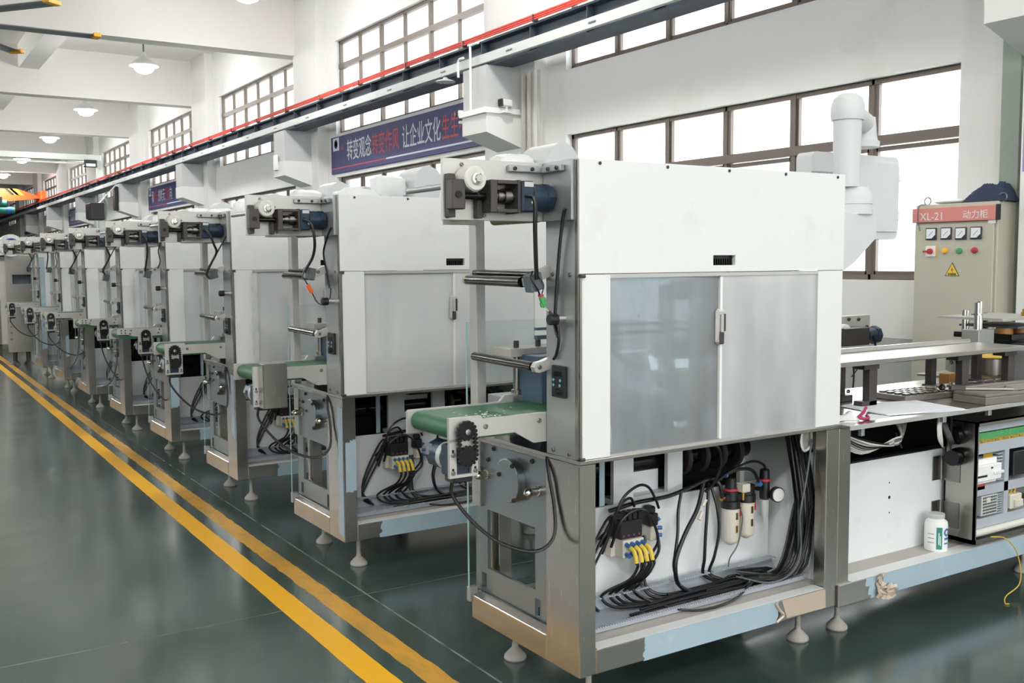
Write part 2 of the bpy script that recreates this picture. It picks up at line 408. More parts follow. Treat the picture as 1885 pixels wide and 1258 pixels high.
def paint(name, wear):
    m = bpy.data.materials.new(name); m.use_nodes = True; n = m.node_tree.nodes; l = m.node_tree.links
    b = n['Principled BSDF']; tc = n.new('ShaderNodeTexCoord')
    mp = n.new('ShaderNodeMapping'); mp.inputs['Scale'].default_value = (3, .8, 1); l.new(tc.outputs['Object'], mp.inputs[0])
    z = n.new('ShaderNodeTexNoise'); z.inputs['Scale'].default_value = 4; z.inputs['Detail'].default_value = 9; z.inputs['Roughness'].default_value = .75; l.new(mp.outputs[0], z.inputs['Vector'])
    r = n.new('ShaderNodeMapRange'); r.inputs[1].default_value = .42 if wear else .6; r.inputs[2].default_value = .75 if wear else .9; r.inputs[4].default_value = .75 if wear else .3
    l.new(z.outputs[0], r.inputs[0])
    x = n.new('ShaderNodeMix'); x.data_type = 'RGBA'; l.new(r.outputs[0], x.inputs[0])
    x.inputs[6].default_value = lin('E2A83A' if wear else 'FFBE1F'); x.inputs[7].default_value = lin('7B7A58' if wear else 'D9A640')
    l.new(x.outputs[2], b.inputs['Base Color']); b.inputs['Roughness'].default_value = .36
    return m
def stripe(x0, x1, y0, y1, wob, drift):
    mb = MB(); L = []; R = []; y = y0
    while y < y1:
        d = drift*(y-3.4)
        L.append((x0+d+random.uniform(-wob, wob), y)); R.append((x1+d*.75+random.uniform(-wob, wob), y)); y += .06 if y < 10 else .25
    n = len(L); vs = [(a, b, h) for h in (.0004, .0012) for a, b in L+R]
    fs = []
    for i in range(n-1):
        fs += [(i, i+1, n+i+1, n+i), (2*n+i, 3*n+i, 3*n+i+1, 2*n+i+1), (i, 2*n+i, 2*n+i+1, i+1), (n+i, n+i+1, 3*n+i+1, 3*n+i)]
    return mb.add(vs, fs)
tag(part('floor_marking', stripe(1.522, 1.640, .5, 60, .0015, .0085), paint('fresh yellow floor paint', 0)), 'bright solid yellow line painted along the aisle floor', 'floor line')
tag(part('floor_marking', stripe(1.718, 1.818, .5, 60, .004, .0060), paint('worn yellow floor paint', 1)), 'worn faded yellow line between the bright line and the machines', 'floor line')

ZL0, ZL1, ZT = at(1680, 517, x=XW).z, at(1770, 112, x=XW).z, at(1768, 238, x=XW).z
ZU0, ZU1 = at(1035, 131, x=XW).z, at(403, 178, x=XW).z; ZUT = at(404, 213, x=XW).z
holes = [(-2.4, 2.2, ZL0, ZL1), (-2.4, 2.2, ZU0, ZU1), (-8.6, -4.6, ZL0, ZL1)]
for a, b in BAY: holes += [(a, b, ZL0, ZL1), (a, b, ZU0, ZU1)]
struct('wall_right', MB().holed('x', XW, XW+.26, YB, YF, 0, ZC+.6, holes), M['wall'])
struct('wall_left', MB().holed('x', XL-.26, XL, YB, YF, 0, ZC+.6, [(-4, 60, 4.7, 5.7)]), mat('grey hall wall', '5C5E5E', .8))
struct('wall_far', MB().box(XL, XW, YF, YF+.3, 0, ZC+.6), M['wall'])
struct('wall_back', MB().holed('y', YB-.3, YB, XL, XW, 0, ZC+.6, [(-3.0, 6.0, .001, 3.8), (-8, 7, 4.4, 6)]), M['wall'])
struct('ceiling', MB().box(XL-.3, XW+.3, YB-.3, YF+.3, ZC, ZC+.25), M['ceil'])
struct('trim_1', MB().box(XW-.012, XW-.0005, YB, YF, 0, at(1640, 622, x=XW).z), M['dado'])
# roof beams across the hall, with one rib along the hall
YBM = [at(560, 105, x=XW).y + 7.55*k for k in range(-2, 8)]; ZB = at(560, 105, x=XW).z
for i, y in enumerate(YBM):
    struct('trim_%d' % (2+i), MB().box(XL, XW-.001, y, y+.42, ZB, ZC+.01), M['ceil'])
for i in range(len(YBM)-1):
    struct('trim_%d' % (30+i), MB().box(XL, XW-.9, YBM[i]+3.7, YBM[i]+3.98, ZC-.42, ZC+.01), M['ceil']); struct('trim_%d' % (50+i), MB().box(3.3, 3.75, YBM[i]+.42, YBM[i+1], ZC-.55, ZC+.01), M['ceil'])
# pillars of the window wall
PIER = [(BAY[0][0]-2.15, BAY[0][0])]+[(BAY[k][1], BAY[k+1][0]) for k in range(8)]
for i, (a, b) in enumerate(PIER[1:]):
    struct('trim_%d' % (70+i), MB().box(XW-.2, XW-.0005, a+.42, b-.42, 0, ZC), M['wall'])
q = at(1843, 200, x=XW-.2); q2 = at(1877, 200, x=XW-.2)
struct('trim_22', MB().box(XW-.2, XW-.0, q2.y, q.y, 0, ZC), M['pier'])
# windows
nw = 0
def window(y0, y1, z0, z1, zt, detail):
    global nw; nw += 1; xf = XW+.09
    w_ = bpy.data.objects.new('window_%d' % nw, None); COL.objects.link(w_); w_['kind'] = 'structure'
    mb = MB(); t = .05; d0, d1 = xf, xf+.06
    mb.box(d0, d1, y0, y1, z0, z0+t); mb.box(d0, d1, y0, y1, z1-t, z1)
    mb.box(d0, d1, y0, y0+t, z0, z1); mb.box(d0, d1, y1-t, y1, z0, z1)
    mb.box(d0-.012, d1, y0, y1, zt-.045, zt+.045)
    n = 6
    for i in range(1, n):
        y = y0+(y1-y0)*i/n; big = i % 2 == 0
        tt = .028 if big else .014
        mb.box(d0-(.006 if big else 0), d1, y-tt, y+tt, z0, z1)
    if detail:
        for i in range(n):   # sliding sashes
            a, b = y0+(y1-y0)*i/n+.04, y0+(y1-y0)*(i+1)/n-.04
            for e in (a, b): mb.box(d0+.012, d1-.01, e-.016, e+.016, z0+t, z1-t)
            mb.box(d0+.012, d1-.01, a, b, z0+t, z0+t+.03); mb.box(d0+.012, d1-.01, a, b, zt-.095, zt-.055)
    part('window_frame', mb, M['frame'], w_)
    part('pane', MB().box(xf+.045, xf+.05, y0+.02, y1-.02, z0+.02, z1-.02), M['pane'], w_)
window(-2.4, 2.2, ZL0, ZL1, ZT, False); window(-2.4, 2.2, ZU0, ZU1, ZUT, False)
window(-8.6, -4.6, ZL0, ZL1, ZT, False)
for k, (a, b) in enumerate(BAY):
    window(a, b, ZL0, ZL1, ZT, k < 2); window(a, b, ZU0, ZU1, ZUT, k < 1)

# ------------------------------------------------------------------ crane runway
XR = 7.06; XC = 6.85
zr = 1.6+.4225*6.92; zg1 = zr-.06; zg0 = 1.6+.371*6.85+.02
zs1, zs0 = 1.6+.3905*6.88, 1.6+.3735*6.88
t = thing('crane_runway', 'long navy crane girder with red conductor bars along the window wall', 'crane rail', (0, 0, 0))
mb = MB().box(XR-.01, XR+.02, YB+1, YF-1, zg0, zg1); mb.box(XR-.12, XR+.14, YB+1, YF-1, zg1, zg1+.025); mb.box(XR-.13, XR+.22, YB+1, YF-1, zg0-.018, zg0)
part('girder', mb, M['girder'], t)
part('stiffener', [MB().box(XR-.11, XR-.011, y*1.15-.006, y*1.15+.006, zg0+.001, zg1-.001) for y in range(-2, 60)], M['girder'], t)
part('conductor_bar', [MB().rod((XR-.15, YB+1, zr-.016+.026*i), (XR-.15, YF-1, zr-.016+.026*i), .012, n=6) for i in range(3)], M['railred'], t)
part('bar_clip', [MB().box(XR-.17, XR-.09, y*1.7, y*1.7+.02, zr-.045, zr+.045) for y in range(1, 24)], M['dark'], t)
part('cable_duct', MB().box(XR-.20, XR-.145, YB+1, YF-1, zs0, zs1, .004), M['girderl'], t)
part('duct_clip', [MB().box(XR-.21, XR-.2005, y*1.7+.42, y*1.7+.55, (zs0+zs1)/2-.008, (zs0+zs1)/2+.008) for y in range(1, 24)], M['plasticg'], t)
part('rail', MB().box(XR+.0, XR+.05, YB+1, YF-1, zg1+.025, zg1+.07), M['dark'], t)
# corbels carrying the girder
CB = [('broad white concrete corbel at the upper right corner of the photo', 1820, 45), ('white concrete corbel carrying two security cameras and conduits', 895, 212), ('white concrete corbel right of the second blue banner with a small white switch box', 527, 280),
      ('white concrete corbel left of the black loudspeaker corbel, fourth from the camera', 337, 334), None, None, None]
corb = []
for k in range(8):
    yc = (PIER[k][0]+PIER[k][1])/2 if k else None
    corb.append(yc)
labs = ['broad white concrete corbel in the upper right corner beside the grey-green pillar strip', 'white concrete corbel with security cameras and white conduits, beside the large slogan banner',
        'white concrete corbel with a small white switch box, third nearest', 'plain white concrete corbel just right of the second banner', 'white concrete corbel holding the black loudspeakers',
        'small white corbel just left of the loudspeaker corbel', 'small far white corbel two places beyond the loudspeaker corbel', 'tiny white corbel farthest along the girder']
zcb = at(897, 242, x=XC).z; zcw = 3.10; zcm = at(896, 202, x=XC).z; zct = zg0-.019
o1 = at(895, 212, x=XC).y-corb[1]
for k in range(8):
    if k == 0: y1 = at(1811, 45, x=XC).y; y0 = y1-.62
    else: y0 = corb[k]+o1; y1 = y0+.62
    t = thing('corbel', labs[k], 'corbel', (XC, y0, zcb), 0, 'corbels under the crane girder')
    xw = XW-.2005-XC
    part('bracket', MB().prism([(0, zcm-zcb), (0, 0), (xw, zcw-zcb), (xw, zcm-zcb)], 'y', 0, y1-y0), M['wall'], t)
    part('bearing_block', MB().box(.012, xw, .012, y1-y0-.012, zcm-zcb, zct-zcb), M['blockg'], t, label='grey upper bearing block')
    globals()['corb_%d' % k] = (y0, y1, zcb, zct)
# conduits and cameras on the first full corbel
y0, y1, zb_, zt_ = corb_1
zc = zcm
t = thing('conduit_run', 'white conduit wrapped round the camera corbel', 'conduit', (XC, y0, zc))
part('conduit', [MB().box(-.04, -.001, -.04, y1-y0+.02, -.035, .035), MB().box(.0, .5, -.04, -.001, -.035, .035)], M['whitep'], t)
ym = (y1-y0)*.55
part('riser_pipe', [MB().tube([(-.03, ym, .035), (-.03, ym, zs1-zc+.1), (-.03, ym, zs1-zc+.14), (-.03, ym-.05, zs1-zc+.15), (-.03, ym-.2, zs1-zc+.15)], .017, 8, 4), MB().tube([(-.03, y1-y0+.04, zs0-zc-.1), (-.03, y1-y0+.04, zs1-zc+.0), (-.03, y1-y0-.1, zs1-zc+.02)], .017, 8, 3)], M['whitep'], t)
def cctv(name, lab, pos, rz_):
    t = thing(name, lab, 'camera', pos, rz_, 'security cameras on the corbel')
    part('camera_body', MB().box(-.02, .14, -.045, .045, .05, .14, .012), M['whitep'], t)
    part('camera_face', MB().box(-.05, -.02, -.048, .048, .047, .143, .012).rod((-.054, 0, .095), (-.04, 0, .095), .03), M['plasticb'], t)
    part('bracket', MB().rod((.07, 0, -.005), (.07, 0, .06), .015).box(.0, .14, -.035, .035, -.03, .0), M['whitep'], t)
cctv('security_camera', 'white security camera with black face on the side of the corbel', (at(928, 200, y=y0-.09).x-.02, y0-.085, zc+.0), math.radians(10))
cctv('security_camera', 'half-hidden security camera on the far side of the same corbel beside the banner', (XC-.0, y1+.09, zc-.06), math.radians(-20))
# pipes beside that pillar
for i, u in enumerate((964, 974, 992)):
    p = at(u, 180, x=XW-.25)
    tag(part('wall_pipe', MB().tube([(p.x, p.y, .05), (p.x, p.y, 2), (p.x+.0, p.y, 3.2), (p.x, p.y, zt_-.1)], (.035, .03, .022)[i], 8, 2), M['pan']),
        ('thick dusty pipe next to the camera corbel', 'dusty pipe with a clamp, middle of three', 'thin pale pipe farthest right of three by the camera corbel')[i], 'pipe', 'pipes on the pillar')
y2, y3, zz2, _ = corb_2
tag(part('switch_box', MB().box(XC-.05, XC-.0005, y2+.33, y2+.5, zz2+.12, zz2+.42, .01), M['whitep']), 'small white switch box on the front of a corbel', 'switch box')
# loudspeakers
y0, y1, zb4, zt4 = corb_4
t = thing('loudspeaker', 'large black loudspeaker cabinet mounted on the corbel side', 'loudspeaker', (XC, y0-.02, zb4))
ys_ = y0-.55
p0 = at(167, 405, y=ys_); p1 = at(192, 374, y=ys_)
part('cabinet', MB().box(p0.x-XC, p1.x-XC, -.55, 0, p0.z-zb4, p1.z-zb4, .02), M['plasticb'], t)
part('grille', MB().box(p0.x-XC-.05, p0.x-XC, -.52, -.03, p0.z-zb4+.03, p1.z-zb4-.03, .01), M['rubber'], t)
part('support_arm', [MB().rod((p1.x-XC-.1, -.3, p1.z-zb4+.01), (-.08, .1, zt4-zb4-.03), .014), MB().rod((p1.x-XC-.1, -.1, p1.z-zb4+.01), (-.05, .2, zt4-zb4-.03), .014)], M['whitep'], t)
t = thing('loudspeaker', 'slim black loudspeaker on the front of the same corbel', 'loudspeaker', (XC-.001, (y0+y1)/2, zb4))
part('cabinet', MB().box(-.10, -.0, -.12, .2, .02, .78, .015), M['plasticb'], t)
part('grille', MB().box(-.112, -.1, -.1, .18, .06, .74), M['rubber'], t)
# dome lamp under the duct
p = at(820, 142, x=XR-.19)
t = thing('dome_lamp', 'white shallow dome lamp under the grey duct near the camera corbel', 'lamp', (p.x, p.y, zs0-.013))
part('shade', MB().lathe([(.02, 0), (.04, -.03), (.13, -.06), (.14, -.075)], (0, 0, 0), (0, 0, 1)), M['shade'], t)
part('stem', MB().rod((0, 0, -.02), (0, 0, .0), .03), M['plasticg'], t)

# ------------------------------------------------------------------ banners
def hang_banner(k, ya, yb, body_list, label, size=.42):
    z0_, z1_ = ZL1+.07, ZU0-.06
    t = thing('slogan_banner', label, 'banner', (XW-.03, yb, z0_))
    part('cloth', MB().box(0, .02, ya-yb, 0, 0, z1_-z0_, .003), M['banner'], t)
    h = z1_-z0_
    def mm(y, z): return Matrix(((0, 0, -1, -.001), (-1, 0, 0, y), (0, 1, 0, z), (0, 0, 0, 1)))
    part('logo_tag', MB().box(-.003, .0, -.38, -.10, h*.62, h*.97).rod((-.004, -.24, h*.8), (-.003, -.24, h*.8), .09), M['bwhite'], t)
    mbr = MB().lathe([(.085, 0), (.085, .002), (.06, .002), (.06, 0)], (-.0045, -.24, h*.8), (1, 0, 0)); part('logo_ring', mbr, M['banner'], t)
    part('underline', MB().box(-.003, 0, -(yb-ya)*.42, 0, h*.12, h*.15), M['bred'], t, label='thin red stripe')
    part('underline', MB().box(-.003, 0, -(yb-ya), -(yb-ya)*.42, h*.115, h*.155), M['bwhite'], t, label='thin white stripe')
    y = -.47
    for s, c in body_list:
        if c is None: y -= .09; continue
        o = lettering('lettering', s, size, M[c], t, mm(y, h*.34) @ Matrix.Diagonal((.66, 1.0, 1, 1)), bold=.003)
        y -= (size*.66+.005)*len(s)
    return t
b = BAY[1]
hang_banner(1, b[0]-.1, at(610, 290, x=XW-.03).y, [('“', 'bred'), ('转变观念', 'bwhite'), ('转变作风', 'bred'), ('a', None), ('让企业文化', 'bwhite'), ('生生不息', 'bred')], 'long navy slogan banner with white and red characters left of the camera corbel', .405)
b = BAY[3]; hang_banner(3, b[0]-.1, at(273, 366, x=XW-.03).y, [('和', 'bwhite'), ('昨天', 'bred'), ('的昨天', 'bwhite'), ('告别', 'bred'), ('向', 'bwhite')], 'second navy slogan banner along the wall, partly hidden by a corbel', .405)
b = BAY[5]; hang_banner(5, b[0]-.1, at(126, 395, x=XW-.03).y, [('创造', 'bwhite'), ('财富', 'bwhite')], 'distant navy banner behind the loudspeaker corbel', .5)
b = BAY[7]; hang_banner(7, b[0]-.1, b[1]+.1, [], 'farthest navy banner sliver between two small corbels', .5)
t = thing('notice_board', 'white board with a purple border at the right edge of the photo', 'notice board', (XW-.28, 0, 0))
qa = at(1880, 250, x=XW-.3)
part('board', MB().box(-.02, .06, qa.y-.9, qa.y, .4, 3.02, .004), M['whitep'], t)
part('border', MB().holed('x', -.026, -.02, qa.y-.88, qa.y-.02, at(1880, 316, x=XW-.3).z, 2.98, [(qa.y-.82, qa.y-.06, at(1880, 316, x=XW-.3).z+.06, 2.92)]), M['purple'], t)

# ------------------------------------------------------------------ pendant lamps, fan, crane bridge
LY = [16.1, 23.3, 30.3, 37.0, 44.1, 50.8]; LXs = 5.36
px = [(455, -14), (265, 122), (158, 203), (91, 254), (40, 293), (5, 322)]
ll = ['pendant lamp cut by the top edge of the photo', 'pendant lamp hanging by a short rod, largest in full view', 'second largest pendant lamp in view', 'pendant lamp with a visible conical shade, middle of the row', 'far glowing pendant lamp near the left edge above the crane', 'farthest pendant lamp glow at the left edge of the photo']
for i in range(6):
    p = at(*px[i], x=LXs)
    t = thing('pendant_lamp', ll[i], 'lamp', (p.x, p.y, p.z), 0, 'pendant lamps under the roof')
    part('shade', lambda: MB().lathe([(.05, .3), (.07, .22), (.13, .16), (.30, .03), (.31, .0), (.29, .01), (.12, .14), (.05, .2)], (0, 0, 0), (0, 0, 1), 24), M['shade'], t, key='lampshade')
    part('bulb', lambda: MB().ball((0, 0, -.03), .17, 16, (1.25, 1.25, .8)), M['lamp'], t, key='lampbulb')
    part('rod', MB().rod((0, 0, .28), (0, 0, ZC-p.z), .018, n=8), M['plasticg'], t)
    l = bpy.data.lights.new('lamp_light', 'POINT'); l.energy = 120; l.color = (1, .985, .97); l.shadow_soft_size = .2
    o = bpy.data.objects.new('lamp_light', l); COL.objects.link(o); o.parent = t; o.location = (0, 0, -.2)
zf = 5.35
A, B = at(184, 67, z=zf), at(0, 47, z=zf); C_, D = at(42, 99, z=zf), at(0, 84, z=zf)
d1 = (B-A); d2 = (D-C_)
den = d1.x*d2.y-d1.y*d2.x
tt = ((C_.x-A.x)*d2.y-(C_.y-A.y)*d2.x)/den
hub = A+d1*tt
t = thing('ceiling_fan', 'huge grey ceiling fan with yellow blade tips at the upper left', 'fan', (hub.x, hub.y, zf))
part('hub', MB().lathe([(.05, .6), (.12, .58), (.3, .2), (.34, .05), (.34, -.12), (.2, -.18)], (0, 0, 0), (0, 0, 1), 20), M['plasticg'], t)
part('down_rod', MB().rod((0, 0, .5), (0, 0, ZC-zf), .05), M['plasticg'], t)
a1 = math.atan2(A.y-hub.y, A.x-hub.x); R1 = (A-hub).to_2d().length; a2 = math.atan2(C_.y-hub.y, C_.x-hub.x)
step = abs(a2-a1); nb = max(3, min(8, round(2*math.pi/step))) if step > .2 else 6
for i in range(nb):
    an = a1+(a2-a1)*i if i < 2 else a1+(2*math.pi)*i/nb*(1 if a2 > a1 else -1)
    o = part('blade', lambda: MB().prism([(-.11, -.01), (-.04, .022), (.05, .02), (.12, -.03), (.05, .008), (-.04, .008)], 'x', .25, R1-.12), M['blade'], t, key='fanblade', rot=(0, 0, an))
    part('blade_tip', lambda: MB().box(R1-.12, R1, -.13, .13, -.035, .03, .01), M['craneyellow'], o, key='fantip', label='yellow blade tip')
# bridge crane
pe = at(74, 362, x=XR); yb_ = pe.y
t = thing('overhead_crane', 'orange bridge crane riding on the far girder at the left edge', 'crane', (XR, yb_, zg1+.07))
zo = zg1+.07
za, zb2 = at(40, 349, y=yb_).z-zo, at(40, 372, y=yb_).z-zo
xa = at(70, 360, y=yb_).x-XR; xs = at(30, 350, y=yb_).x-XR
part('bridge_girder', MB().prism([(xa, zb2+(za-zb2)*.25), (xa, zb2+(za-zb2)*.45), (xs, za), (-15, za), (-15, zb2+(za-zb2)*.35), (xs, zb2+(za-zb2)*.35)], 'y', -.35, .35), M['orange'], t)
part('lower_flange', MB().prism([(xa, zb2+(za-zb2)*.26), (xs-.3, zb2), (-15, zb2), (-15, zb2+(za-zb2)*.33), (xa, zb2+(za-zb2)*.33)], 'y', -.55, -.36), M['orange'], t)
part('end_carriage', MB().box(xa, .16, -.9, .9, 0.05, (za-zb2)*.85, .03).rod((-.1, -.6, .1), (.16, -.6, .1), .1).rod((-.1, .6, .1), (.16, .6, .1), .1), M['orange'], t)
for u in (8, 17):
    x_ = at(u, 352, y=yb_-.36).x-XR
    part('warning_stripe', MB().slab([(x_, -.352, za), (x_+.14, -.352, za), (x_+.44, -.352, zb2+(za-zb2)*.5), (x_+.30, -.352, zb2+(za-zb2)*.5)], (0, -.004, 0)), M['plasticb'], t, label='black slanted stripe')
    x_ += .14
    part('warning_stripe', MB().slab([(x_, -.352, za), (x_+.18, -.352, za), (x_+.48, -.352, zb2+(za-zb2)*.5), (x_+.30, -.352, zb2+(za-zb2)*.5)], (0, -.004, 0)), M['craneyellow'], t, label='yellow slanted stripe')
h0 = at(8, 378, y=yb_-1); h1 = at(27, 386, y=yb_-1); s_ = (at(8, 368, y=yb_-1).z-h0.z)
t2 = thing('hoist', 'green electric hoist hanging under the orange crane', 'hoist', (h0.x, h0.y, h0.z))
part('drum', MB().rod((-2, 0, -s_*.9), (h1.x-h0.x, 0, -s_*.9), s_*.62, n=18), M['teal'], t2)
part('motor', MB().rod((-1.2, 0, s_*.35), (s_*.4, 0, s_*.35), s_*.6, n=18), M['teal'], t2)
part('hoist_band', MB().rod((h1.x-h0.x-s_*1.4, 0, -s_*.9), (h1.x-h0.x-s_*.6, 0, -s_*.9), s_*.66, n=18), M['blue'], t2)
part('trolley', MB().box(-.5, -.1, -.2, .2, s_*.6, s_*1.5), M['plasticb'], t2)

# pale steel cross duct on one far pillar, with a floodlight
q = at(180, 300, x=7.36)
t = thing('overhead_duct', 'pale grey-green steel duct crossing the hall and turning down a far pillar', 'duct', (7.36, q.y, 0))
d0, d1 = at(176, 286, y=q.y), at(176, 297, y=q.y)
part('cross_duct', MB().box(-17, .1, -.15, .1, d1.z, d0.z, .01), M['blade2'], t)
part('down_duct', MB().box(-.06, .12, -.12, .08, 0, d1.z+.0, .01), M['blade2'], t)
part('thin_pipe', MB().rod((-17, -.2, d1.z-.12), (-.3, -.2, d1.z-.12), .035), M['girderl'], t)
f = at(166, 302, y=q.y-.3)
fl_ = thing('floodlight', 'small black floodlight under the far overhead duct', 'lamp', tuple(f))
part('housing', MB().box(-.22, .22, -.12, .12, -.12, .14, .02), M['plasticb'], fl_); part('lamp_glass', MB().box(-.16, .16, -.125, -.12, -.1, .0), M['whitep'], fl_)
part('bracket', MB().box(-.04, .04, -.02, .3, .1, d1.z-f.z-.001), M['plasticb'], fl_)
# ------------------------------------------------------------------ packaging machines
MX = 1.9924
MY = [2.6822, 4.6933, 6.4589, 8.1649, 9.8784, 11.6937, 13.3603, 15.1807]
O1 = Vector((MX, MY[0], 0))
def PL(u, v, **k):
    (a, val), = k.items(); k2 = {a: val+O1['xyz'.index(a)]}
    return at(u, v, **k2)-O1
ZT0, ZT1, ZS, ZTOP, LB, LU, WB = .908, .922, 1.5548, 1.938, 1.326, 1.336, .728
def foot_mb():
    return MB().lathe([(.042, 0), (.046, .006), (.044, .016), (.026, .036), (.015, .046), (.013, .05), (.013, .062), (.011, .064), (.011, .14), (.02, .14), (.02, .163)], (0, 0, 0), (0, 0, 1), 20)
def bolts(pts, ax, r=.008, h=.006):
    return [MB().lathe([(r, 0), (r, h*.7), (r*.75, h), (r*.5, h), (r*.45, h*.5)], p, ax, 10) for p in pts]
def head_wheel():
    c = V(-.325, .194, 1.867)
    mb = MB().lathe([(.012, 0), (.036, .0), (.041, .006), (.041, .072), (.036, .079), (.02, .079)], c, (0, -1, 0), 26)
    return mb
def gear_motor(ax_o, axis, r, L, name, parent, key):
    pass
def jag(n, a, b, amp):
    """ragged profile between two 2D points"""
    out = []
    for i in range(n+1):
        t = i/n; k = random.uniform(-1, 1)*amp if 0 < i < n else 0
        d = (b[0]-a[0], b[1]-a[1]); ln = math.hypot(*d) or 1
        out.append((a[0]+d[0]*t-d[1]/ln*k, a[1]+d[1]*t+d[0]/ln*k))
    return out
def chain_links(c0, c1, r, ax_y, n=26):
    mb = MB(); pts = []
    d = (Vector(c1)-Vector(c0)); L = d.length; dirv = d.normalized(); nrm = Vector((-dirv.z, 0, dirv.x)); per = 2*L+2*math.pi*r
    for i in range(n):
        s = per*i/n
        if s < L: p = Vector(c0)+nrm*r+dirv*s; tg = dirv
        elif s < L+math.pi*r:
            a = (s-L)/r; p = Vector(c1)+nrm*r*math.cos(a)+dirv*r*math.sin(a); tg = -nrm*math.sin(a)+dirv*math.cos(a)
        elif s < 2*L+math.pi*r: p = Vector(c1)-nrm*r-dirv*(s-L-math.pi*r); tg = -dirv
        else:
            a = (s-2*L-math.pi*r)/r; p = Vector(c0)-nrm*r*math.cos(a)-dirv*r*math.sin(a); tg = nrm*math.sin(a)-dirv*math.cos(a)
        h = per/n*.46; pd = Vector((-tg.z, 0, tg.x))
        vs = []
        for y in (ax_y-.006, ax_y+.006):
            for sx_, sn in ((-h, -.35), (-h*.5, -1), (h*.5, -1), (h, -.35), (h, .35), (h*.5, 1), (-h*.5, 1), (-h, .35)):
                q = p+tg*sx_+pd*sn*.0075; vs.append((q.x, y, q.z))
        k = 8; mb.add(vs, [tuple(range(k-1, -1, -1)), tuple(range(k, 2*k))]+[(j, (j+1) % k, k+(j+1) % k, k+j) for j in range(k)])
    return mb
def sprocket(c, r, y0, y1, n=13):
    poly = []
    for i in range(n*4):
        a = 2*math.pi*i/(n*4); rr = r*(1.0 if i % 4 in (0, 1) else .84); poly.append((c[0]+rr*math.cos(a), c[2]+rr*math.sin(a)))
    return MB().prism(poly, 'y', y0, y1)
def hose(pts, r=.0055, sm=6, n=7): return MB().tube(pts, r, n, sm)

def base(t, k, opt):
    st, sh = M['steel'], M['steelh']
    part('post', lambda: MB().box(0, .072, 0, .2, .162, ZT0, .003), st, t, key='post_fl')
    part('post', lambda: MB().box(1.253, LB, 0, .06, .162, ZT0, .003), st, t, key='post_fr')
    part('post', lambda: MB().box(0.09, .15, .66, WB, .25, ZT0-.02, .003), st, t, key='post_bl')
    part('post', lambda: MB().box(1.253, LB, .66, WB, .162, ZT0, .003), st, t, key='post_br')
    part('front_beam', lambda: MB().box(.0725, 1.2525, .0, .05, .162, .2495, .003), sh, t, key='beam_f')
    part('side_beam', lambda: MB().box(0, .06, .2, WB, .162, .256, .003).box(.028, .036, .2, WB, .256, .268), M['steely'], t, key='beam_l')
    part('rear_beam', lambda: MB().box(.06, LB-.07, .67, WB, .162, .25, .003).box(1.253, LB, .06, .66, .162, .25), sh, t, key='beam_b')
    part('base_tray', lambda: MB().box(.073, 1.252, .05, .345, .236, .2496).box(.36, 1.25, .345, .67, .236, .2496).box(1.2521, 1.32, .061, .66, .2501, .2504), M['pan'], t, key='pan')
    part('beam_cover_strip', lambda: MB().box(.08, 1.25, .0005, .055, .2497, .2515), M['filmw'], t, key='beamtop', label='white film strip along the top of the front beam')
    part('table_plate', lambda: MB().box(-.001, LB+.01, -.002, WB, ZT0, ZT1, .0015), sh, t, key='table')
    # end plate with windows
    part('end_plate', lambda: MB().holed('x', .045, .06, .2, .765, .268, .886, [(.335, .675, .37, .612), (.685, .722, .285, .345), (.30, .338, .275, .345)]), M['alup'], t, key='endplate')
    part('end_plate_top', lambda: MB().box(.02, .075, .2, .768, .886, .9075, .002).box(.03, .045, .70, .768, .62, .886), M['steely'], t, key='endtop')
    part('bearing_disc', lambda: MB().lathe([(.085, 0), (.085, .028), (.082, .03), (.01, .03)], (.045, .485, .765), (-1, 0, 0), 32), M['alup'], t, key='disc')
    part('acorn_nut', lambda: MB().lathe([(.02, 0), (.02, .012), (.015, .013), (.015, .034), (.017, .036), (.017, .05), (.012, .062), (.004, .068)], (.045, .665, .757), (-1, 0, 0), 12), M['chrome'], t, key='acorn1')
    part('acorn_nut', lambda: MB().lathe([(.02, 0), (.02, .012), (.015, .013), (.015, .034), (.017, .036), (.017, .05), (.012, .062), (.004, .068)], (.045, .305, .757), (-1, 0, 0), 12), M['chrome'], t, key='acorn2')
    part('bolt', lambda: bolts([(.045, .663, .815), (.015, .535, .782), (.015, .44, .83), (.015, .43, .70), (.045, .35, .86), (.045, .62, .865)], (-1, 0, 0), .009, .008), M['dark'], t, key='endbolts')
    for n_, (x, y) in enumerate(((.124, .112), (.131, .61), (1.23, .116), (1.22, .62))):
        part('leveling_foot', foot_mb, M['foot'], t, key='foot', loc=(x, y, 0))
    part('guard_glass', lambda: MB().box(.0, 1.0, .745, .751, .27, 1.36), M['glass'], t, key='glass')
    part('glass_edge', lambda: MB().box(-.003, .0, .744, .752, .27, 1.36), M['glassedge'], t, key='glassedge', label='pale green edge of the glass')
    part('glass_clamp', lambda: MB().box(-.008, .03, .729, .755, .225, .285, .002), M['alu'], t, key='glassclamp')

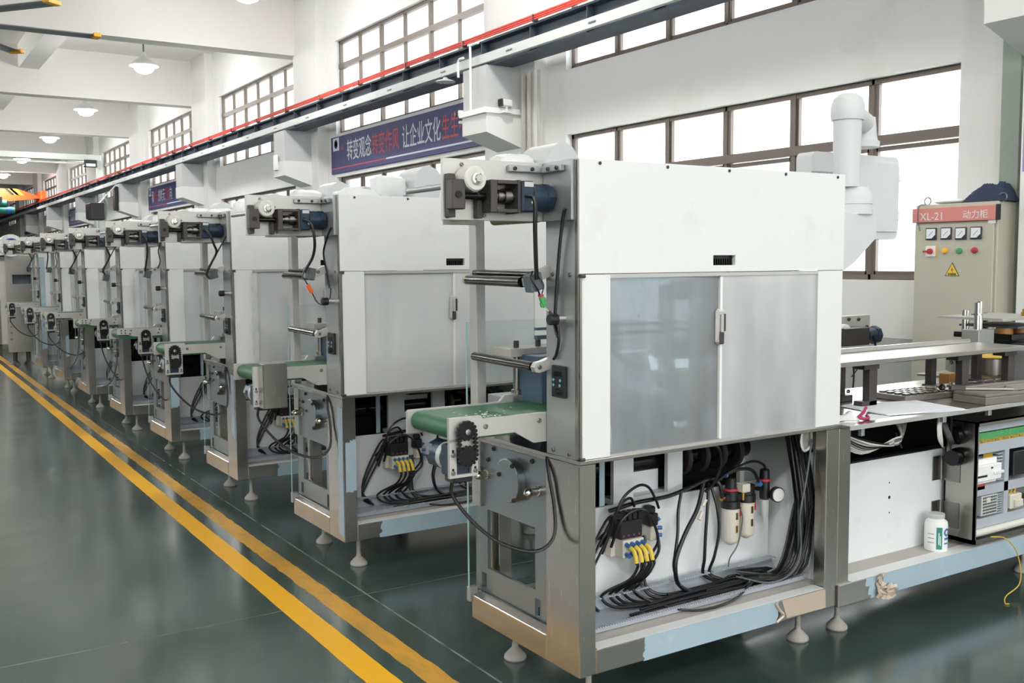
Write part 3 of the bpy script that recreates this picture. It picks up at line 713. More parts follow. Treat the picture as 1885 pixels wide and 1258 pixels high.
def upper(t, k, opt):
    w_ = M['white']
    part('front_panel', lambda: MB().holed('y', 0.003, .02, .004, LU, ZS+.002, ZTOP, [(.614, .727, 1.58, 1.617)]), w_, t, key='upfront')
    def grille():
        mb = MB().box(.612, .729, .021, .06, 1.578, 1.619)
        for i in range(9): mb.box(.62+i*.0115, .624+i*.0115, .012, .022, 1.58, 1.604)
        return mb
    part('display_slot', grille, M['black'], t, key='slot')
    part('panel_screw', lambda: bolts([(.09+.3*i, .003, ZTOP-.012) for i in range(5)], (0, -1, 0), .006, .004), M['dark'], t, key='scr')
    part('top_panel', lambda: MB().box(.0, LU, .02, .72, ZTOP-.016, ZTOP, .002), w_, t, key='uptop')
    part('rear_rail', lambda: MB().box(.045, LU, .70, .72, ZTOP-.06, ZTOP-.0165), w_, t, key='uprear')
    part('side_panel', lambda: MB().box(LU-.016, LU, .02, .70, ZS, ZTOP-.016), w_, t, key='upside')
    part('side_column', lambda: MB().box(-.0, .04, .022, .193, ZT1, ZTOP-.001, .002), M['alu'], t, key='column')
    part('rear_column', lambda: MB().box(0, .042, .67, .723, ZT1, ZTOP-.017, .002), M['aluw'], t, key='rcolumn')
    part('corner_strip', lambda: MB().box(-.002, .004, .004, .021, ZT1+.004, ZTOP, .001).box(.004, .012, -.002, .006, ZT1+.004, ZS), M['steel'], t, key='cstrip')
    part('door_strip', lambda: MB().box(.012, .137, .004, .018, ZT1+.001, ZS-.002, .001), w_, t, key='dstripl')
    part('door_strip', lambda: MB().box(1.186, LU-.003, .004, .02, ZT1+.001, ZS-.002, .001), w_, t, key='dstripr')
    part('door_rail', lambda: [MB().box(.137, 1.19, .006, .03, ZS-.014, ZS-.001), MB().box(.137, 1.19, .006, .03, ZT1, ZT1+.008)], M['aluw'], t, key='drail')
    dl, dr = opt.get('doors', ('doorfrost', 'doorfrost'))
    part('sliding_door', MB().box(.138, .66, .022, .026, ZT1+.008, ZS-.014), M[dl], t, key='dl'+dl, label='hazy clear sliding door' if dl == 'doorclear' else 'frosted sliding door')
    part('sliding_door', MB().box(.668, 1.187, .012, .016, ZT1+.008, ZS-.014), M[dr], t, key='dr'+dr, label='frosted sliding door')
    part('door_edge', lambda: MB().box(.660, .672, .010, .026, ZT1+.008, ZS-.014, .002), M['whitep'], t, key='dedge')
    part('door_lock', lambda: MB().box(.640, .685, .004, .028, 1.285, 1.42, .012).box(.652, .666, -.004, .004, 1.33, 1.40, .002), M['aluw'], t, key='dlock')
    part('lock_lever', lambda: MB().box(.646, .668, -.006, .004, 1.288, 1.335, .004).box(.668, .68, .002, .006, 1.335, 1.4), M['dark'], t, key='dlock2')
    if opt.get('wavy'):
        def wav():
            mb = MB(); n = 40; vs = []; fs = []
            for i in range(n+1):
                z = ZT1+.012+(ZS-ZT1-.03)*i/n
                for j in range(4): vs.append((.128+.012*j+.004*math.sin(i*.9+j), -.004-.006*abs(math.sin(i*1.7+j*1.3)), z+.004*math.sin(j*2+i)))
            for i in range(n):
                for j in range(3): fs.append((i*4+j, i*4+j+1, i*4+j+5, i*4+j+4))
            return mb.add(vs, fs)
        part('crinkled_film', wav, M['filmc'], t, key='wavy')
    # controls on the side column
    part('bolt', lambda: bolts([(0, .15, .94), (0, .056, .938), (0, .153, 1.554), (0, .051, 1.553)], (-1, 0, 0), .008, .005), M['bolt'], t, key='colbolts')
    part('hinge_pin', lambda: [MB().rod((.003, -.004, 1.548), (.022, -.004, 1.548), .006), MB().rod((.003, -.004, ZT1+.005), (.02, -.004, ZT1+.005), .006)], M['dark'], t, key='hpin')
    part('clamp_knob', lambda: MB().lathe([(.016, 0), (.016, .03), (.012, .03)], (0, .088, 1.402), (-1, 0, 0)), M['chrome'], t, key='knobA')
    part('knob_grip', lambda: MB().lathe([(.014, .028), (.02, .03), (.02, .058), (.016, .062)], (0, .088, 1.402), (-1, 0, 0), 10), M['plasticb'], t, key='knobB')
    p = part('control_pad', lambda: MB().box(-.012, 0, .066, .146, 1.130, 1.240, .003), M['plasticb'], t, key='pad')
    part('display', lambda: MB().box(-.0132, -.012, .085, .128, 1.203, 1.222), M['lcd'], p, key='padd')
    part('key', lambda: [MB().rod((-.0138, y, z), (-.012, y, z), .005, n=10) for y, z in ((.132, 1.19), (.092, 1.19), (.132, 1.172), (.095, 1.172))], M['led'], p, key='padk')
    part('dial', lambda: MB().lathe([(.012, 0), (.011, .012)], (-.012, .108, 1.150), (-1, 0, 0)), M['rubber'], p, key='padr')
    # mechanisms behind the doors
    part('inner_frame', lambda: [MB().box(.74, .79, .40, .45, ZT1, 1.50, .003), MB().box(.88, .92, .38, .42, ZT1, 1.50, .003), MB().box(.15, 1.2, .47, .49, 1.30, 1.315), MB().box(.15, 1.2, .47, .49, 1.335, 1.345), MB().box(.12, .40, .40, .60, ZT1, 1.24, .004)], M['innerb'], t, key='inner1')
    part('inner_column', lambda: [MB().rod((.46, .38, 1.15), (.46, .38, 1.36), .016), MB().box(.70, .98, .34, .44, 1.20, 1.28, .004), MB().box(.72, .95, .30, .36, 1.44, 1.52, .004), MB().box(.50, .68, .28, .46, ZT1, 1.0, .004)], M['innerb'], t, key='inner2')
    part('inner_hopper', lambda: [MB().prism([(.36, 1.10), (.56, 1.10), (.52, 1.25), (.39, 1.25)], 'y', .26, .38), MB().box(.34, .60, .24, .40, 1.075, 1.0995), MB().box(.74, .95, .46, .48, .95, 1.08)], M['whitep'], t, key='inner3')
    part('inner_hose', lambda: [hose([(.16, .2, 1.5), (.18, .16, 1.38), (.3, .14, 1.24), (.46, .2, 1.20)], .012), hose([(.17, .2, 1.35), (.22, .15, 1.2), (.36, .15, 1.10), (.5, .22, 1.08)], .01), hose([(.80, .10, 1.5), (.84, .06, 1.36), (.86, .05, 1.25), (.80, .07, 1.1)], .011)], M['innerb'], t, key='inner4')
    part('inner_motor', lambda: MB().rod((.60, .16, 1.03), (.60, .30, 1.03), .05, n=20).rod((.60, .15, 1.03), (.60, .16, 1.03), .02).box(.42, .55, .2, .3, .95, 1.075, .01), M['plasticg'], t, key='inner5')
    part('motor_flange', lambda: MB().lathe([(.045, 0), (.045, .006), (.02, .008)], (.60, .15, 1.03), (0, -1, 0), 20), M['aluw'], t, key='inner7')
    part('inner_tag', lambda: MB().box(.50, .535, .10, .11, .945, .972), M['yellow'], t, key='inner6')

def head(t, k, opt):
    al = M['alu']
    hp = part('head_plate', lambda: MB().box(-.406, .0, .194, .209, 1.736, 1.937, .0015), M['aluw'], t, key='hplate')
    part('rear_head_plate', lambda: MB().box(-.15, .0, .66, .668, 1.74, 1.92, .0015), M['aluw'], t, key='hplate2')
    part('side_plate', lambda: MB().box(-.012, -.0005, .023, .19, 1.736, 1.937, .001).box(-.02, -.012, .014, .026, 1.736, 1.937, .002), al, t, key='splate')
    part('corner_bracket', lambda: MB().box(-.16, -.012, .172, .192, 1.90, 1.924, .003).box(-.032, -.0125, .06, .172, 1.90, 1.922, .003), al, t, key='cbrak')
    part('bracket_bolt', lambda: bolts([(-.14, .172, 1.912), (-.07, .172, 1.912)], (0, -1, 0), .007, .007) + bolts([(-.032, .13, 1.911), (-.032, .08, 1.911)], (-1, 0, 0), .007, .007), M['dark'], t, key='cbolt')
    part('plate_screw', lambda: bolts([(-.335, .194, 1.918), (-.392, .194, 1.878), (-.392, .194, 1.748), (-.25, .194, 1.752), (-.262, .194, 1.878)], (0, -1, 0), .007, .006), M['bolt'], t, key='pscr')
    wl = part('feed_wheel', head_wheel, M['nylon'], t, key='wheel')
    part('wheel_hub', lambda: MB().lathe([(.019, 0), (.019, .01), (.013, .011), (.011, .02), (.004, .02)], (-.325, .115, 1.867), (0, -1, 0), 16), M['chrome'], wl, key='whub')
    part('bearing_block', lambda: MB().box(-.410, -.360, .125, .165, 1.768, 1.864, .003).box(-.400, -.374, .1655, .194, 1.744, 1.885, .002), M['dark'], t, key='bblock')
    part('block_hole', lambda: MB().lathe([(.012, 0), (.012, .004), (.008, .004)], (-.386, .125, 1.815), (0, -1, 0)), M['black'], t, key='bhole')
    part('worm_shaft', lambda: MB().rod((-.40, .15, 1.813), (-.25, .15, 1.813), .012, n=14), M['blacks'], t, key='wshaft')
    part('bearing_block', lambda: MB().box(-.272, -.246, .112, .194, 1.760, 1.866, .002).box(-.292, -.272, .165, .194, 1.742, 1.82, .002), M['dark'], t, key='bblock2')
    part('coupling_frame', lambda: MB().box(-.246, -.166, .112, .185, 1.855, 1.866).box(-.246, -.166, .112, .185, 1.762, 1.772).box(-.168, -.157, .11, .188, 1.758, 1.868), M['dark'], t, key='cframe')
    part('coupling', lambda: MB().rod((-.246, .15, 1.815), (-.168, .15, 1.815), .016).rod((-.205, .15, 1.815), (-.180, .15, 1.815), .027, n=18).rod((-.23, .15, 1.815), (-.212, .15, 1.815), .022, n=18), M['bolt'], t, key='coupl')
    mo = part('feed_motor', lambda: MB().box(-.157, -.108, .098, .190, 1.762, 1.866, .006).rod((-.108, .146, 1.814), (-.045, .146, 1.814), .046, n=26).lathe([(.0475, 0), (.0475, .005), (.046, .006)], (-.052, .146, 1.814), (1, 0, 0), 26), M['navy'], t, key='motor')
    part('motor_cap', lambda: MB().lathe([(.047, 0), (.047, .022), (.042, .028), (.02, .028)], (-.0445, .146, 1.814), (1, 0, 0), 8), M['navy'], mo, key='mcap')
    part('motor_label', lambda: MB().box(-.15, -.114, .0972, .0982, 1.846, 1.862), M['girderl'], mo, key='mlab')
    part('label_dot', lambda: MB().rod((-.118, .0965, 1.795), (-.118, .0982, 1.795), .005, n=12), M['whitep'], mo, key='mdot')
    # film shaft and rollers
    part('film_shaft', lambda: MB().rod((-.385, .209, 1.847), (-.385, .48, 1.847), .011), al, t, key='fshaft')
    part('guide_roller', lambda: MB().rod((-.02, .21, 1.753), (-.02, .5, 1.753), .02, n=16), M['ptfe'], t, key='groll')
    part('guide_roller', lambda: MB().rod((-.13, .21, 1.768), (-.13, .62, 1.768), .02, n=16), M['ptfe'], t, key='groll2')
    r_ = part('dancer_roller', lambda: MB().rod((-.095, .2, 1.528), (-.046, .65, 1.530), .0185, n=16), M['blacks'], t, key='droll')
    part('roller_end', lambda: MB().rod((-.046, .65, 1.530), (-.0448, .664, 1.530), .0187, n=16), M['ptfe'], r_, key='drollend')
    part('dancer_roller', lambda: MB().rod((-.05, .2, 1.553), (-.012, .66, 1.556), .0125, n=14), M['blacks'], t, key='droll2')
    part('dancer_arm', lambda: MB().prism([(-.1, 1.515), (-.085, 1.512), (.0, 1.545), (.0, 1.585), (-.03, 1.575), (-.105, 1.54)], 'y', .172, .188), M['aluw'], t, key='darm')
    part('arm_bolt', lambda: bolts([(-.045, .172, 1.552), (-.085, .172, 1.527)], (0, -1, 0), .009, .006), M['bolt'], t, key='darmb')
    dx = opt.get('sx', 0); ds = opt.get('sz', 0)
    part('sensor_box', lambda: MB().box(-.028, .028, -.02, .02, -.03, .03, .003).box(-.014, .0, -.024, -.02, -.03, .03), M['plasticg'], t, key='sbox', loc=(-.082+dx, .15, 1.528+ds), rot=(0, -.25 if not dx else .2, .1))
    part('lower_roller', lambda: MB().rod((-.052, .2, 1.232), (-.02, .655, 1.232), .0165, n=16), M['blacks'], t, key='lroll')
    part('roller_arm', lambda: MB().prism([(-.06, 1.215), (-.045, 1.212), (0, 1.222), (0, 1.262), (-.03, 1.252), (-.056, 1.248), (-.066, 1.232)], 'y', .17, .195), M['aluw'], t, key='larm')
    part('arm_bolt', lambda: bolts([(-.045, .17, 1.232)], (0, -1, 0), .008, .006), M['bolt'], t, key='larmb')
    # cables
    v = opt.get('cab', 0)
    a = V(-.131, .07, 1.816)
    if v == 0: pts = [(-.147, .095, 1.817), (-.135, .062, 1.80), (-.128, .07, 1.70), (-.105, .10, 1.60), (-.088, .12, 1.54)]
    elif v == 1: pts = [(-.147, .095, 1.817), (-.118, .062, 1.79), (-.10, .07, 1.70), (-.10, .10, 1.63), (-.125, .12, 1.575), (-.14, .12, 1.55)]
    elif v == 2: pts = [(-.147, .095, 1.817), (-.12, .062, 1.79), (-.09, .07, 1.72), (-.07, .09, 1.67), (-.10, .11, 1.60), (-.13, .12, 1.53), (-.11, .12, 1.50)]
    else: pts = [(-.147, .095, 1.817), (-.13, .062, 1.79), (-.12, .07, 1.70), (-.13, .09, 1.60), (-.14, .1, 1.54)]
    part('motor_cable', lambda: hose(pts, .0075), M['rubber'], t, key='mcable%d' % v)
    if v == 0:
        part('lead_wire', lambda: hose([(-.098, .13, 1.565), (-.112, .12, 1.545), (-.1, .115, 1.52), (-.082, .12, 1.50)], .003).tube([(-.082, .12, 1.50), (-.07, .13, 1.485)], .003, 6, 0).tube([(-.075, .13, 1.55), (-.06, .12, 1.52), (-.06, .13, 1.488)], .002, 6), M['rubber'], t, key='lead0')
        part('red_plug', lambda: MB().box(-.07, -.056, .125, .14, 1.478, 1.487), M['red'], t, key='plugr')
        part('green_plug', lambda: MB().box(-.008, .008, -.008, .008, -.02, .02, .002).box(.006, .014, -.003, .003, -.004, .01).box(-.013, -.007, -.004, .004, -.016, .0), M['green'], t, key='plugg', loc=(-.055, .132, 1.461), rot=(0, -.35, 0))
        part('white_lead', lambda: hose([(-.048, .13, 1.442), (-.038, .12, 1.425)], .002, 3), M['wire'], t, key='plugw')
        part('loose_cable', lambda: hose([(-.038, .12, 1.428), (-.02, .1, 1.39), (-.012, .1, 1.33), (-.008, .12, 1.28), (-.01, .135, 1.26)], .0055), M['rubber'], t, key='lc0')
        part('column_cable', lambda: hose([(-.012, .055, 1.775), (-.018, .06, 1.765), (-.016, .08, 1.69), (-.014, .10, 1.58), (-.014, .115, 1.45), (-.014, .12, 1.38), (-.016, .10, 1.34)], .006), M['rubber'], t, key='cc0')
    elif v == 1:
        part('lead_wire', lambda: hose([(-.14, .12, 1.555), (-.15, .115, 1.53), (-.135, .115, 1.505), (-.12, .12, 1.485)], .003).tube([(-.1, .12, 1.445), (-.075, .12, 1.40), (-.05, .1, 1.385), (-.02, .09, 1.41), (-.014, .08, 1.47)], .003, 6), M['rubber'], t, key='lead1')
        part('orange_plug', lambda: MB().box(-.009, .009, -.008, .008, -.024, .024, .003), M['orange'], t, key='plugo', loc=(-.112, .12, 1.468), rot=(0, -.5, 0))
        part('column_cable', lambda: hose([(-.012, .055, 1.775), (-.02, .06, 1.765), (-.03, .1, 1.70), (-.03, .13, 1.64), (-.014, .13, 1.55), (-.014, .10, 1.47)], .005), M['rubber'], t, key='cc1')
    else:
        part('column_cable', lambda: hose([(-.012, .055, 1.775), (-.02, .06, 1.76), (-.05, .08, 1.70), (-.085, .1, 1.63), (-.12, .12, 1.57), (-.14, .12, 1.545)] if v == 2 else [(-.012, .055, 1.775), (-.02, .06, 1.765), (-.03, .1, 1.70), (-.014, .12, 1.62), (-.03, .14, 1.56)], .0045), M['rubber'], t, key='cc%d' % v)

def conveyor(t, k, opt):
    kind = opt.get('conv', 0)
    cv = bpy.data.objects.new('conveyor', None)
    COL.objects.link(cv); cv.parent = t; cv.empty_display_size = .05
    yn, yf = .196, .50
    al = M['aluw']
    def belt(x0):
        def f():
            mb = MB(); r = .033; zt = 1.064; cx = x0+r+.012; pr = []
            for i in range(13):
                a = math.pi/2+math.pi*i/12; pr.append((cx+r*math.cos(a), zt-r+r*math.sin(a)))
            poly = [(.45, zt)]+pr+[(.45, zt-2*r)]
            return mb.prism(poly, 'y', yn+.016, yf-.004)
        return f
    x0 = -.392 if kind != 2 else -.345
    part('belt', belt(x0), M['belt'], cv, key='belt%s' % x0)
    part('far_side_plate', lambda: MB().prism([(x0, .985), (x0, 1.064), (x0+.008, 1.070), (-.01, 1.068), (.0, 1.07), (.02, 1.092), (.06, 1.094), (.06, .985)], 'y', yf, yf+.014), al, cv, key='cfar%s' % x0)
    xd = -.392 if kind != 2 else -.186
    if kind != 2:
        part('near_side_plate', lambda: MB().prism([(-.392, 1.008), (-.392, 1.079), (-.268, 1.079), (-.259, 1.067), (.02, 1.067), (.02, .963), (-.053, .963), (-.132, 1.008)], 'y', yn, yn+.014), al, cv, key='cnear')
        dp = part('drive_plate', lambda: MB().holed('y', yn-.002, yn+.012, -.392, -.282, .876, 1.008, [(-.365, -.308, .886, .978)]).box(-.392, -.282, yn-.002, yn, .998, 1.012), al, cv, key='cdrive')
        xs = -.335
    else:
        part('near_side_plate', lambda: MB().prism([(-.345, 1.035), (-.345, 1.081), (.02, 1.081), (.02, 1.02), (-.19, 1.016), (-.23, 1.02), (-.27, 1.035)], 'y', yn, yn+.014), al, cv, key='cnear2')
        part('side_bolt', lambda: bolts([(-.315, yn, 1.068), (-.315, yn, 1.048), (-.285, yn, 1.068), (-.285, yn, 1.048), (-.24, yn, 1.065), (-.02, yn, 1.068)], (0, -1, 0), .006, .003), M['dark'], cv, key='cbol2')
        dp = part('drive_plate', lambda: MB().holed('y', yn-.002, yn+.012, -.188, -.078, .874, 1.022, [(-.161, -.104, .886, .978)]), al, cv, key='cdrive2')
        xs = -.132
    part('slot', lambda: [MB().box(xs+a, xs+a+.007, yn-.004, yn-.002, b, b+.016) for a in (-.048, .038) for b in (.957, .893)], M['black'], dp, key='cslot%d' % (kind == 2))
    part('slot_bolt', lambda: bolts([(xs-.0445, yn-.003, .955), (xs-.0445, yn-.003, .894), (xs+.0415, yn-.003, .894)], (0, -1, 0), .008, .005), M['bolt'], dp, key='csb%d' % (kind == 2))
    zA, zB = 1.032, .952
    if kind != 1:
        part('sprocket', lambda: sprocket((xs, 0, zA), .031, yn-.024, yn-.014), M['black'], cv, key='spa%d' % (kind == 2))
        part('sprocket', lambda: sprocket((xs+.004, 0, zB), .034, yn-.024, yn-.014, 15), M['black'], cv, key='spb%d' % (kind == 2))
        part('drive_chain', lambda: chain_links((xs, 0, zA), (xs+.004, 0, zB), .031, yn-.019), M['black'], cv, key='chain%d' % (kind == 2))
        part('sprocket_hub', lambda: MB().lathe([(.010, 0), (.010, .012), (.006, .013)], (xs, yn-.018, zA), (0, -1, 0), 14), M['bolt'], cv, key='shub%d' % (kind == 2))
        part('side_bolt', lambda: bolts([(-.25, yn, 1.04), (-.03, yn, 1.04)], (0, -1, 0), .009, .005), M['bolt'], cv, key='cbol')
    else:
        part('chain_guard', lambda: MB().box(-.366, -.240, yn-.075, yn-.004, .870, 1.098, .004), M['steel'], cv, key='cguard', label='brushed steel box covering the drive chain')
        part('side_bolt', lambda: bolts([(-.03, yn, 1.04)], (0, -1, 0), .009, .005), M['bolt'], cv, key='cbol1')
    mo = part('drive_motor', lambda: MB().box(xs-.055+.003, xs+.052, yn+.014, yn+.07, .88, .985, .005).rod((xs, yn+.07, .932), (xs, yn+.16, .932), .05, n=24), M['navy'], cv, key='dmot%d' % (kind == 2))
    part('motor_cap', lambda: MB().lathe([(.052, 0), (.052, .03), (.045, .036), (.02, .036)], (xs, yn+.155, .932), (0, 1, 0), 8), M['navy'], mo, key='dmcap%d' % (kind == 2))
    part('motor_label', lambda: MB().lathe([(.0503, 0), (.0503, .028), (.05, .028), (.05, 0)], (xs, yn+.085, .932), (0, 1, 0), 24), M['girderl'], mo, key='dmlab%d' % (kind == 2), label='silver band label')
    part('terminal_box', lambda: MB().box(xs-.03, xs+.045, yn+.02, yn+.085, .852, .882, .004), M['plasticb'], mo, key='dmbox%d' % (kind == 2))
    if kind != 2:
        part('supply_cable', lambda: hose([(xs-.02, yn+.05, .855), (xs-.012, yn+.06, .80), (-.28, .22, .70), (-.2, .17, .63), (-.1, .12, .60), (-.03, .11, .64), (-.012, .13, .74), (-.012, .16, .84), (.0, .19, .90), (.03, .215, .925)], .0065), M['rubber'], t, key='supc')
    else:
        part('supply_cable', lambda: hose([(xs-.02, yn+.05, .855), (xs-.01, yn+.06, .80), (xs+.02, .24, .68), (-.06, .2, .56), (-.02, .15, .5), (.02, .17, .48)], .006).tube([(-.33, .30, 1.0), (-.34, .27, .90), (-.35, .25, .80), (-.38, .24, .70), (-.42, .24, .64), (-.47, .25, .62)], .006, 7), M['rubber'], t, key='supc2')
    # press columns behind the conveyor
    part('press_plate', lambda: MB().box(.067, .45, .53, .66, 1.231, 1.263, .002), M['pan'], t, key='pplate')
    part('press_column', lambda: [MB().rod((x, .56, 1.0), (x, .56, 1.23), .013).lathe([(.022, 0), (.022, .018), (.015, .02)], (x, .56, 1.083), (0, 0, 1)) for x in (.113, .215)], M['steel'], t, key='pcol')
    part('press_bolt', lambda: [MB().rod((x, .56, 1.265), (x, .56, 1.292), .011, n=12) for x in (.113, .215)], M['dark'], t, key='pbolt')
    part('press_bed', lambda: MB().box(.03, .45, .53, .64, 1.04, 1.082, .002).box(.06, .45, .53, .64, ZT1, 1.04), M['alu'], t, key='pbed')

def flakes(t):
    mb = MB(); r = random.Random(3)
    for i in range(34):
        x = r.gauss(-.2, .03) if i < 20 else r.uniform(-.3, 0); y = r.gauss(.27, .03) if i < 20 else r.uniform(.22, .42)
        s = r.uniform(.003, .008); a = r.uniform(0, 3)
        mb.slab([(x+s*math.cos(a+q)*r.uniform(.5, 1), y+s*math.sin(a+q)*r.uniform(.5, 1), 1.0644) for q in (0, 1.3, 2.6, 4.2)], (0, 0, .001))
    o = part('tablet_crumbs', mb, M['whitep']); o.location = O1; o['kind'] = 'stuff'
    tag(o, 'white tablet crumbs scattered on the nearest green belt', 'crumbs')

def lower(t, k, opt):
    yp = .34
    P = lambda u, v, y=yp: tuple(PL(u, v, y=y))
    # mounting panel
    def panel():
        q = [P(1452, 875), P(1478, 930), P(1486, 1035)]
        return MB().prism([(.076, .25), (.076, .645)]+[(q[0][0], .645), (q[1][0]-.05, .53), (q[1][0]-.05, .25)], 'y', yp, yp+.012)
    part('mounting_panel', lambda: MB().prism([(.076, .2502), (.076, .645), (1.25, .645), (1.285, .56), (1.287, .2502)], 'y', yp, yp+.012), M['panelw'], t, key='mpanel')
    part('cavity_shade', lambda: MB().box(.08, 1.25, .50, .515, .60, ZT0-.002).box(.08, 1.25, yp+.013, .5, .59, .6), M['black'], t, key='cav')  # black backing sheets stand in for the shade under the table
    part('support_channel', lambda: MB().box(.42, .52, yp-.0, yp+.02, .645, ZT0-.002).box(.52, .70, yp+.06, yp+.07, .66, ZT0-.002).box(.70, .78, yp, yp+.02, .645, ZT0-.002).box(.42, .78, yp, yp+.08, .640, .662), M['panelw'], t, key='supch')
    part('film_strip', lambda: MB().box(.335, .36, yp-.02, yp-.018, .655, ZT0-.002), M['film'], t, key='fstrip', label='pale blue upright strip')
    def shaft():
        mb = MB().rod((.08, .43, .78), (1.22, .43, .78), .045, n=22)
        return mb
    part('drive_roller', shaft, M['blacks'], t, key='lowshaft')
    def collars():
        return [MB().lathe([(.066, 0), (.07, .004), (.07, .012), (.066, .016)], (x, .43, .78), (1, 0, 0), 26) for x in (.10, .16)]+[MB().lathe([(.072, 0), (.078, .004), (.078, .02), (.072, .024)], (x, .43, .775), (1, 0, 0), 26) for x in (.83, .93, 1.03, 1.13)]
    part('roller_collar', collars, M['dark'], t, key='lowcol')
    part('gear_unit', lambda: MB().box(.50, .64, .24, .36, .862, ZT0-.001, .004), M['plasticb'], t, key='gunit')
    part('gear_unit_cover', lambda: MB().box(.575, .64, .225, .3, .872, ZT0-.001, .003), M['girderl'], t, key='gunit2')
    # trough
    def trough():
        mb = MB().box(.08, 1.27, .12, .30, .2515, .256).box(.08, 1.27, .30, .305, .256, .31).box(.08, 1.27, .115, .12, .256, .275)
        return mb
    part('cable_trough', trough, M['trough'], t, key='trough')
    def lips():
        mb = MB(); n = 100
        for i in range(n):
            x = .085+i*1.18/n
            mb.box(x, x+.006, .10, .122, .274, .279)
            if not any(a < i < b for a, b in ((6, 8), (12, 13), (18, 20), (26, 28), (48, 50), (66, 69))): mb.box(x, x+.0085, .27, .305, .308, .313)
        return mb
    part('trough_fingers', lips, M['trough'], t, key='lips', label='perforated lip of the cable trough')['kind'] = 'stuff'
    # valve manifold
    def mani():
        a = P(1127, 1016, .27); b = P(1172, 984, .27)
        return MB().box(.395, .50, .25, .335, .455, .525, .003).box(.375, .396, .30, .335, .455, .524)
    mf = part('valve_manifold', mani, M['cream'], t, key='mani')
    part('valve_block', lambda: MB().box(.392, .503, .262, .338, .526, .60, .004), M['plasticb'], mf, key='vblk')
    for i in range(4):
        part('valve_plug', lambda i=i: MB().box(.398+.026*i, .419+.026*i, .255, .30, .60, .632, .003), M['plasticb'], mf, key='vplug%d' % i)
    part('red_dot', lambda: [MB().box(x, x+.006, .2615, .262, .535, .543) for x in (.405, .43, .456, .482)], M['magenta'], mf, key='vdot')
    part('fitting', lambda: [MB().rod((.41+.026*i, .25, z), (.41+.026*i, .226, z-.005), .0085, n=10) for i in range(4) for z in (.51, .472)], M['blue'], mf, key='vfit')
    part('yellow_sleeve', lambda: [MB().tube([(.411+.026*i, .226, .503), (.415+.026*i, .206, .488), (.418+.027*i, .198, .448)], .0085, 8, 4) for i in range(4)], M['yellow'], mf, key='vsl')
    so = part('solenoid_valve', lambda: MB().box(.565, .60, .285, .335, .49, .548, .003), M['cream'], t, key='solv')
    part('coil', lambda: MB().box(.555, .60, .28, .335, .55, .60, .004).box(.562, .592, .285, .33, .60, .628, .006), M['plasticb'], so, key='coil')
    part('fitting', lambda: [MB().rod((.60, .3, .535), (.625, .29, .535), .008), MB().rod((.60, .3, .508), (.625, .29, .505), .008), MB().rod((.60, .3, .56), (.615, .29, .575), .007)], M['blue'], so, key='solf')
    # hoses from the manifold into the trough
    def hoses():
        mb = MB(); r = random.Random(5)
        ends = [(.33, .30), (.37, .30), (.40, .30), (.44, .30), (.49, .30)]
        src = [(.418, .198, .45), (.445, .198, .45), (.472, .198, .45), (.499, .198, .45), (.49, .222, .465)]
        for i, (a, e) in enumerate(zip(src, ends)):
            x1 = e[0]
            mb.tube([a, (a[0]+.008, .20, .43), (a[0]-.015, .22, .38), (x1+.005, .27, .335), (x1-.012, .285, .305), (x1+.02, .24, .277), (x1+.16, .21, .27), (x1+.42, .20+.012*i, .268), (.98, .19+.015*i, .27)], .0062, 7, 5)
        mb.tube([(.535, .31, .51), (.525, .29, .45), (.52, .29, .36), (.525, .285, .31), (.56, .24, .275), (.75, .22, .27)], .0062, 7, 5)
        mb.tube([(.55, .31, .51), (.545, .29, .45), (.535, .29, .36), (.545, .28, .305), (.6, .24, .28), (.8, .23, .275)], .0062, 7, 5)
        mb.tube([(.60, .29, .52), (.585, .26, .46), (.53, .24, .42), (.47, .25, .36), (.44, .27, .32)], .0062, 7, 5)
        return mb
    part('air_hose', hoses, M['rubber'], t, key='hosesA', label='bundle of black air hoses leaving the valve block')
    def loops():
        mb = MB()
        mb.tube([(.375, .27, .57), (.36, .25, .63), (.39, .24, .70), (.46, .24, .735), (.52, .25, .72), (.575, .27, .66), (.60, .28, .62)], .0055, 7, 5)
        mb.tube([(.365, .28, .55), (.36, .26, .62), (.39, .25, .675), (.44, .26, .685), (.475, .28, .645)], .0055, 7, 5)
        mb.tube([(.36, .28, .50), (.38, .25, .60), (.44, .24, .64), (.50, .24, .63), (.55, .25, .57), (.58, .26, .50), (.57, .27, .46), (.53, .28, .42)], .006, 7, 5)
        for i in range(3): mb.tube([(.34-.01*i, .31, .47+.03*i), (.355, .28, .56+.01*i), (.365+.004*i, .27, .62+.006*i), (.34, .29, .60-.04*i), (.27, .31, .46-.04*i), (.24, .31, .34-.02*i), (.28, .25, .272)], .0055, 6, 4)
        mb.tube([(.36, .29, .64), (.5, .29, .655), (.66, .285, .66), (.8, .28, .69), (.86, .27, .705), (.92, .26, .70)], .0085, 7, 5)
        mb.tube([(.72, .28, .672), (.685, .26, .60), (.665, .24, .52), (.645, .23, .45), (.632, .225, .39), (.66, .235, .32)], .0065, 7, 4)
        mb.tube([(.84, .28, .69), (.78, .25, .60), (.70, .23, .52), (.645, .22, .44), (.635, .22, .38), (.665, .23, .31), (.73, .2, .275), (.9, .2, .268)], .009, 7, 5)
        mb.tube([(.86, .27, .69), (.835, .25, .60), (.825, .25, .48), (.83, .26, .38), (.845, .28, .305), (.9, .24, .275)], .007, 7, 5)
        mb.tube([(.875, .27, .67), (.89, .25, .58), (.90, .25, .48), (.885, .26, .38), (.878, .28, .305), (.93, .24, .277)], .0065, 7, 5)
        mb.tube([(.80, .22, .86), (.84, .20, .85), (.87, .21, .78), (.865, .24, .70), (.84, .27, .655)], .007, 7, 5)
        return mb
